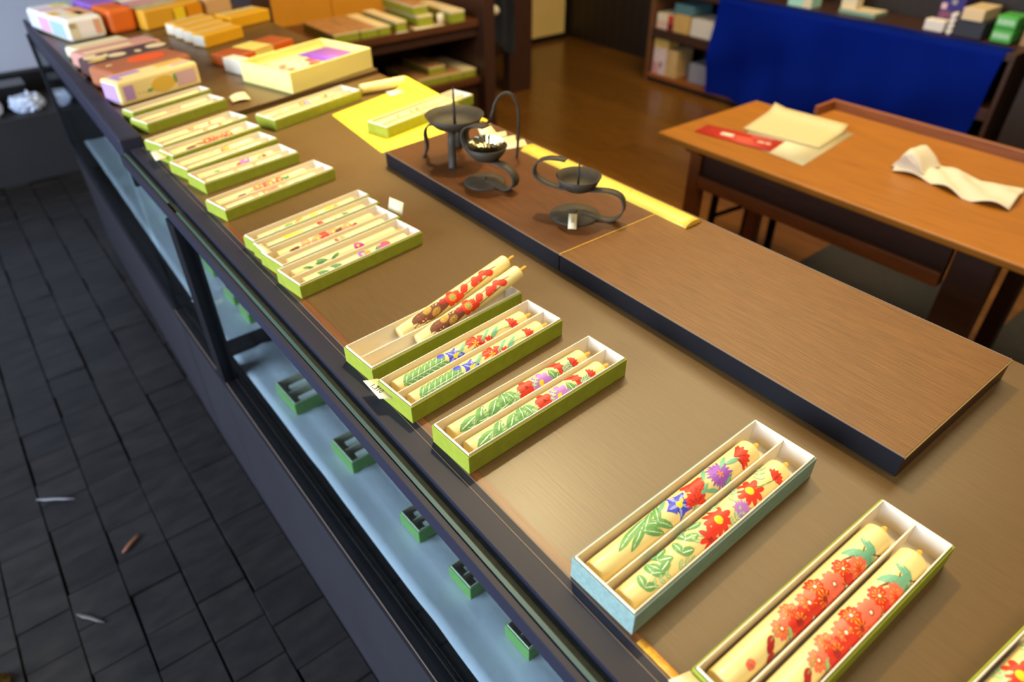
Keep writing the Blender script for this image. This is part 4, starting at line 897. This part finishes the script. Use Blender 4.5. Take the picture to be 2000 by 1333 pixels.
pk1 = pack('carton', 2.772, 2.868, zs0, .150, C('pink_pack', (226, 196, 186), .6, noise=(18, .16)), 'pale pink printed pack at the left of the bottom cabinet shelf', d=.10, parts=[('pink_panel', .55, .92, .02, .45, C('rose_panel', (214, 146, 140), .6)), ('dark_figure', .28, .42, .28, .5, m_ink)])
pack('carton', 2.766, 2.870, zs0+.1505, .048, C('yellow_pack', (222, 180, 90), .6, noise=(18, .16)), 'yellow pack lying on the pale pink printed one', d=.10)
pack('carton', 2.688, 2.766, zs0, .150, C('sand_pack', (206, 166, 106), .6, noise=(25, .2)), 'sand coloured printed pack beside the pale pink one', d=.14)
pack('carton', 2.470, 2.610, zs0, .105, C('grey_carton', (146, 140, 146), .6), 'grey box on the bottom cabinet shelf against the blue cloth', x0=3.36)
pack('carton', 2.615, 2.680, zs0, .075, C('brown_grey_carton', (106, 92, 84), .6), 'small brownish grey box beside the grey box', x0=3.42, d=.12)
zt = ZB+.0048
pack('carton', 1.985, 2.115, ZB+.0004, .060, C('mint_carton', (170, 216, 190), .6), 'mint green carton on the cabinet top', x0=3.43, d=.09, parts=[('white_face', .0, .35, .05, .95, ccr)], mtop=ccr)
r = pack('carton', 1.680, 1.860, ZB+.0004, .020, C('mint_base', (130, 160, 140), .6), 'flat cream and green carton on the cabinet top', x0=3.47, d=.12, mtop=ccr)
pack('carton', 1.790, 1.866, ZB+.0210, .055, ccr, 'cream packet standing on the flat carton', x0=3.49, d=.06)
pur = C('purple_carton', (52, 40, 112), .5); 
r = pack('carton', 1.315, 1.412, ZB+.0004, .165, pur, 'tall purple carton with a white emblem on the cabinet top', x0=3.485, d=.08, parts=[('plum_panel', .1, .98, .12, .48, C('plum_panel', (116, 66, 90), .5, noise=(60, .5))), ('pink_mark', .72, .96, .52, .66, C('pale_pink', (220, 176, 176), .5))])
b = MB(); n = 24
for k in range(n):                                   # ring emblem on the front of the carton
    a0, a1 = 2*PI*k/n, 2*PI*(k+1)/n
    for (ra, rb_) in ((.0085, .0105), (.003, .0048)):
        b.face([b.v((-.0415, -.005+q*math.cos(w), .118+q*math.sin(w))) for q, w in ((ra, a0), (rb_, a0), (rb_, a1), (ra, a1))], m_white)
o = b.build('emblem', r); s_ = o.modifiers.new('solid', 'SOLIDIFY'); s_.thickness = .0006
pack('white_packet', 1.345, 1.430, ZB+.0035, .048, C('soft_packet', (226, 214, 200), .7), 'white packet in front of the tall purple carton', x0=3.42, d=.05, bev=.006, cat='packet')
r = thing('white_rolls', 'column of four white rolled packets beside the dark box', 'packet', (3.443, 1.322, ZB+.0035), 0, SH)
for k in range(4):
    b = MB(); b.tube([(-.018, 0, .011+.0215*k), (.018, 0, .011+.0215*k)], .0107, C('soft_packet', (226, 214, 200), .7), 14); b.build('roll', r)
pack('dark_tray', 1.190, 1.302, ZB+.0035, .066, C('charcoal_carton', (50, 50, 56), .5), 'charcoal box on the cabinet top', x0=3.425, d=.11)
pack('carton', 1.205, 1.290, ZB+.0700, .046, C('cream_kraft', (222, 192, 146), .6), 'cream carton lying on the charcoal box', x0=3.42, d=.16)
for k in range(2):
    pack('carton', 1.080, 1.160, ZB+.0035+.0515*k, .051, C('green_carton', (76, 168, 70), .5), ('lower' if k == 0 else 'upper')+' of two stacked green cartons at the cabinet end', x0=3.435, d=.11, bev=.006, parts=[('pale_band', .1, .9, .35, .75, C('pale_green_band', (164, 204, 160), .5, noise=(90, .2)))])
b = MB(); b.box(3.47, 1.005, ZB+.0005, 3.53, 1.055, 1.7, C('light_post', (166, 124, 84), .6, noise=(12, .1), stretch=(4, 4, .4))); o = b.build('upright_post', None, .002); tag(o, 'pale wooden upright at the right end of the cabinet top', 'post')
b = MB(); b.box(3.30, .80, 0, 3.36, .94, 1.9, m_wall_dark); o = b.build('dark_post', None, .003); tag(o, 'dark post beyond the right end of the cabinet', 'post')
b = MB(); b.box(3.40, .10, 0, 3.66, .78, 1.9, C('navy_panel', (22, 28, 42), .5)); o = b.build('dark_locker', None, .004); tag(o, 'dark navy locker at the far right edge', 'cabinet')

# ------------------------------------------------------------------ writing table
ZT = Z-.200
tb = thing('work_table', 'honey brown wooden table with a raised back rim', 'table', (1.76, .56, 0))
ox, oy = 1.76, .56
def tbx(name, x0, y0, z0, x1, y1, z1, m, bev=.002):
    b = MB(); b.box(x0-ox, y0-oy, z0, x1-ox, y1-oy, z1, m); return b.build(name, tb, bev)
b = MB(); poly_prism(b, L_([(1.505, -.15), (2.062, -.15), (2.062, 1.040), (1.952, 1.046), (1.952, 1.240), (1.505, 1.246)]), ZT-.018, ZT, m_table); b.build('tabletop', tb, .004, 3)
tbx('back_rim', 2.062, -.15, ZT-.018, 2.076, 1.054, ZT+.026, m_table_rail); tbx('back_rim', 1.972, 1.040, ZT+.0002, 2.061, 1.054, ZT+.026, m_table_rail)
tbx('apron', 1.566, .44, ZT-.104, 1.586, 1.120, ZT-.0185, m_table_dark); tbx('stretcher', 1.553, .44, ZT-.140, 1.586, 1.120, ZT-.1045, m_table_rail)
tbx('apron', 1.60, 1.140, ZT-.104, 1.91, 1.158, ZT-.0185, m_table_dark)
for (x0, y0, m, w) in ((1.553, 1.121, m_table_rail, .038), (1.905, 1.121, m_table_rail, .038), (1.553, .345, m_table_dark, .085), (1.905, .36, m_table_dark, .04)):
    tbx('leg', x0, y0, 0, x0+.040, y0+w, ZT-.019, m)
tbx('cap', 1.535, 1.118, ZT-.040, 1.5525, 1.166, ZT-.0185, m_table_rail)
# things on the table
m_clear = C('clear_sleeve', (214, 196, 150), .3)
paper('plastic_sleeve', [(1.608, .850), (1.918, .890), (1.882, 1.130), (1.622, 1.065)], ZT+.0002, 'translucent grey sleeve lying under the papers on the table', 'sleeve', m_clear)
def pcurl(u, v): return .001+.016*max(0, (u-.75)/.25)**2+.008*max(0, (v-.85)/.15)*u
paper('cream_pad', [(1.738, .886), (1.914, .912), (1.896, 1.140), (1.702, 1.104)], ZT+.0012, 'cream pad with curling edges on the table', 'pad', C('pad_cream', (214, 194, 142), .7), n=12, th=.003, curl=pcurl)
o = paper('red_leaflet', [(1.618, .957), (1.712, .975), (1.652, 1.192), (1.582, 1.180)], ZT+.0018, 'red printed leaflet across the papers on the table', 'leaflet', m_red, th=.0008)
b = MB()
def lf(x, y, w, l, m, z=.0012):
    d = Vector((.06, -.205)).normalized(); n_ = Vector((-d.y, d.x)); c0 = d*x+n_*y
    b.face([b.v((*(c0+d*l*p+n_*w*q), z)) for p, q in ((-1, -1), (1, -1), (1, 1), (-1, 1))], m)
lf(-.03, 0, .010, .018, m_white); lf(.02, -.004, .007, .024, C('orange_red', (236, 92, 50), .6)); lf(.066, -.004, .004, .009, m_white); lf(.086, -.004, .004, .007, m_white); lf(.06, .022, .003, .030, C('pale_red', (222, 120, 110), .6))
b.build('print', o)
# crumpled white cloth
b = MB(); rn = random.Random(2)
def rag(u, v):
    y = .700-.275*u+.02*(v-.5); x = 1.745+.115*v+.012*math.sin(u*7)-.018*u+.02*u*v
    z = .004+.0055*math.sin(u*16+v*4)*math.sin(v*5+u*2)+.006*abs(math.sin(u*9-v*3))+.004*math.sin(v*PI)
    return (x-1.80, y-.56, max(.0016, z))
b.sheet(rag, 40, 20, C('white_towel', (226, 210, 182), .85, bump=(200, .3)), .0014)
prof = [(.012, .003), (.004, .016), (-.004, .036), (-.012, .047), (-.022, .049), (-.036, .042), (-.050, .028), (-.060, .014), (-.068, .004)]
tw = C('white_towel', (226, 210, 182), .85); rows = []
for k in range(9):                                     # the turned-over end, a soft closed roll
    q = k/8; x = 1.764-1.80+.094*q; sh = 1-.10*q-(.18 if k in (0, 8) else 0)
    rows.append([b.v((x+.003*math.sin(j*1.7), .690-.56+py+.006*math.sin(q*3), .004+pz*sh+.0015*math.sin(j*2+k))) for j, (py, pz) in enumerate(prof)])
for k in range(8):
    for j in range(len(prof)-1): b.face([rows[k][j], rows[k][j+1], rows[k+1][j+1], rows[k+1][j]], tw, True)
b.face(rows[0][::-1], tw); b.face(rows[-1], tw)
o = b.build('white_cloth'); place(o, (1.80, .56, ZT+.0006)); tag(o, 'crumpled white cloth folded up at one end on the table', 'cloth')
b = MB(); b.lathe([(.014, 0), (.014, .0008), (.0002, .0009)], C('pale_disc', (206, 150, 84), .5), 24); o = b.build('cup_mat'); place(o, (1.612, .300, ZT+.0002)); tag(o, 'small pale disc near the front edge of the table', 'disc')
# stool under the table and mats
st = thing('stool', 'dark stool pushed under the left end of the table', 'stool', (2.02, 1.21, 0))
b = MB(); b.box(-.15, -.13, .33, .15, .13, .352, m_black); b.build('seat', st, .004)
for (x, y) in ((-.10, .095), (.01, .0), (-.02, -.10), (.12, .09)):
    b = MB(); b.tube([(x, y, .0005), (x*.95, y*.95, .33)], .013, m_black, 10); b.build('leg', st)
b = MB(); b.tube([(-.10, .095, .14), (.01, 0, .20)], .008, m_black, 8); b.build('stretcher', st)
for (pts, lab) in (([(2.02, .53), (2.36, .53), (2.44, 1.04), (2.10, 1.04)], 'dark mat on the plank floor behind the table'), ([(2.05, .02), (2.52, .02), (2.46, .42), (2.08, .42)], 'dark mat at the right edge of the picture')):
    paper('floor_mat', pts, .0003, lab, 'mat', m_mat, 'dark floor mats', th=.006)

# ------------------------------------------------------------------ light
W_ = bpy.data.worlds.new('World'); bpy.context.scene.world = W_; W_.use_nodes = True
bg = W_.node_tree.nodes['Background']; bg.inputs[0].default_value = (.50, .58, .75, 1); bg.inputs[1].default_value = .16
def area(name, loc, target, sx, sy, power, col):
    l = bpy.data.lights.new(name, 'AREA'); l.shape = 'RECTANGLE'; l.size = sx; l.size_y = sy; l.energy = power; l.color = col
    o = bpy.data.objects.new(name, l); COL.objects.link(o); o.location = loc
    o.rotation_euler = (Vector(target)-Vector(loc)).to_track_quat('-Z', 'Y').to_euler(); return o
def spot(name, loc, target, power, col, deg, blend=.6, rad=.05):
    l = bpy.data.lights.new(name, 'SPOT'); l.energy = power; l.color = col; l.spot_size = R(deg); l.spot_blend = blend; l.shadow_soft_size = rad
    o = bpy.data.objects.new(name, l); COL.objects.link(o); o.location = loc
    o.rotation_euler = (Vector(target)-Vector(loc)).to_track_quat('-Z', 'Y').to_euler(); return o
area('window_daylight', (-2.6, 1.0, 1.5), (.3, 1.0, .6), 2.6, 1.8, 320, (.62, .77, 1.0))
WARM = (1.0, .74, .40)
spot('counter_spot', (1.15, 1.95, 2.35), (.70, 1.42, Z), 270, (1.0, .84, .40), 33, .9, .05)
spot('key_lamp', (1.05, 1.30, 2.45), (.45, .30, Z), 135, (1.0, .83, .46), 75, .9, .06)
area('ceiling_lamp', (2.1, 1.15, 2.6), (2.1, 1.15, 0), 2.0, 1.7, 84, (1.0, .80, .44))
area('front_lamp', (.75, -.75, 2.5), (.45, .5, Z), 1.0, .6, 20, (1.0, .82, .48))
spot('rack_spot', (1.2, 2.3, 2.3), (1.35, 3.28, .85), 60, (1.0, .74, .32), 60, .8, .06)
area('room_lamp', (2.5, 1.8, 2.6), (2.7, 1.8, 0), 1.2, 1.6, 10, (1.0, .76, .40))
# ------------------------------------------------------------------ camera
cam = bpy.data.cameras.new('camera'); co = bpy.data.objects.new('camera', cam); COL.objects.link(co)
cam.sensor_width = 36; cam.lens = 1343.07*36/2000; cam.clip_start = .02; cam.clip_end = 50
pit, yaw, rol = R(37.0096), R(38.055), R(-.3603)
f = Vector((math.sin(yaw)*math.cos(pit), math.cos(yaw)*math.cos(pit), -math.sin(pit))); r0 = Vector((math.cos(yaw), -math.sin(yaw), 0)); u0 = r0.cross(f)
r2 = r0*math.cos(rol)+u0*math.sin(rol); u2 = -r0*math.sin(rol)+u0*math.cos(rol)
mat = Matrix((r2, u2, -f)).transposed().to_4x4(); mat.translation = (0, 0, Z+.5); co.matrix_world = mat
cam.dof.use_dof = True; cam.dof.focus_distance = .70; cam.dof.aperture_fstop = 3.9
sc = bpy.context.scene; sc.camera = co
sc.view_settings.view_transform = 'Standard'; sc.view_settings.look = 'None'; sc.view_settings.gamma = 1; sc.view_settings.use_curve_mapping = False
sc.view_settings.exposure = -0.22
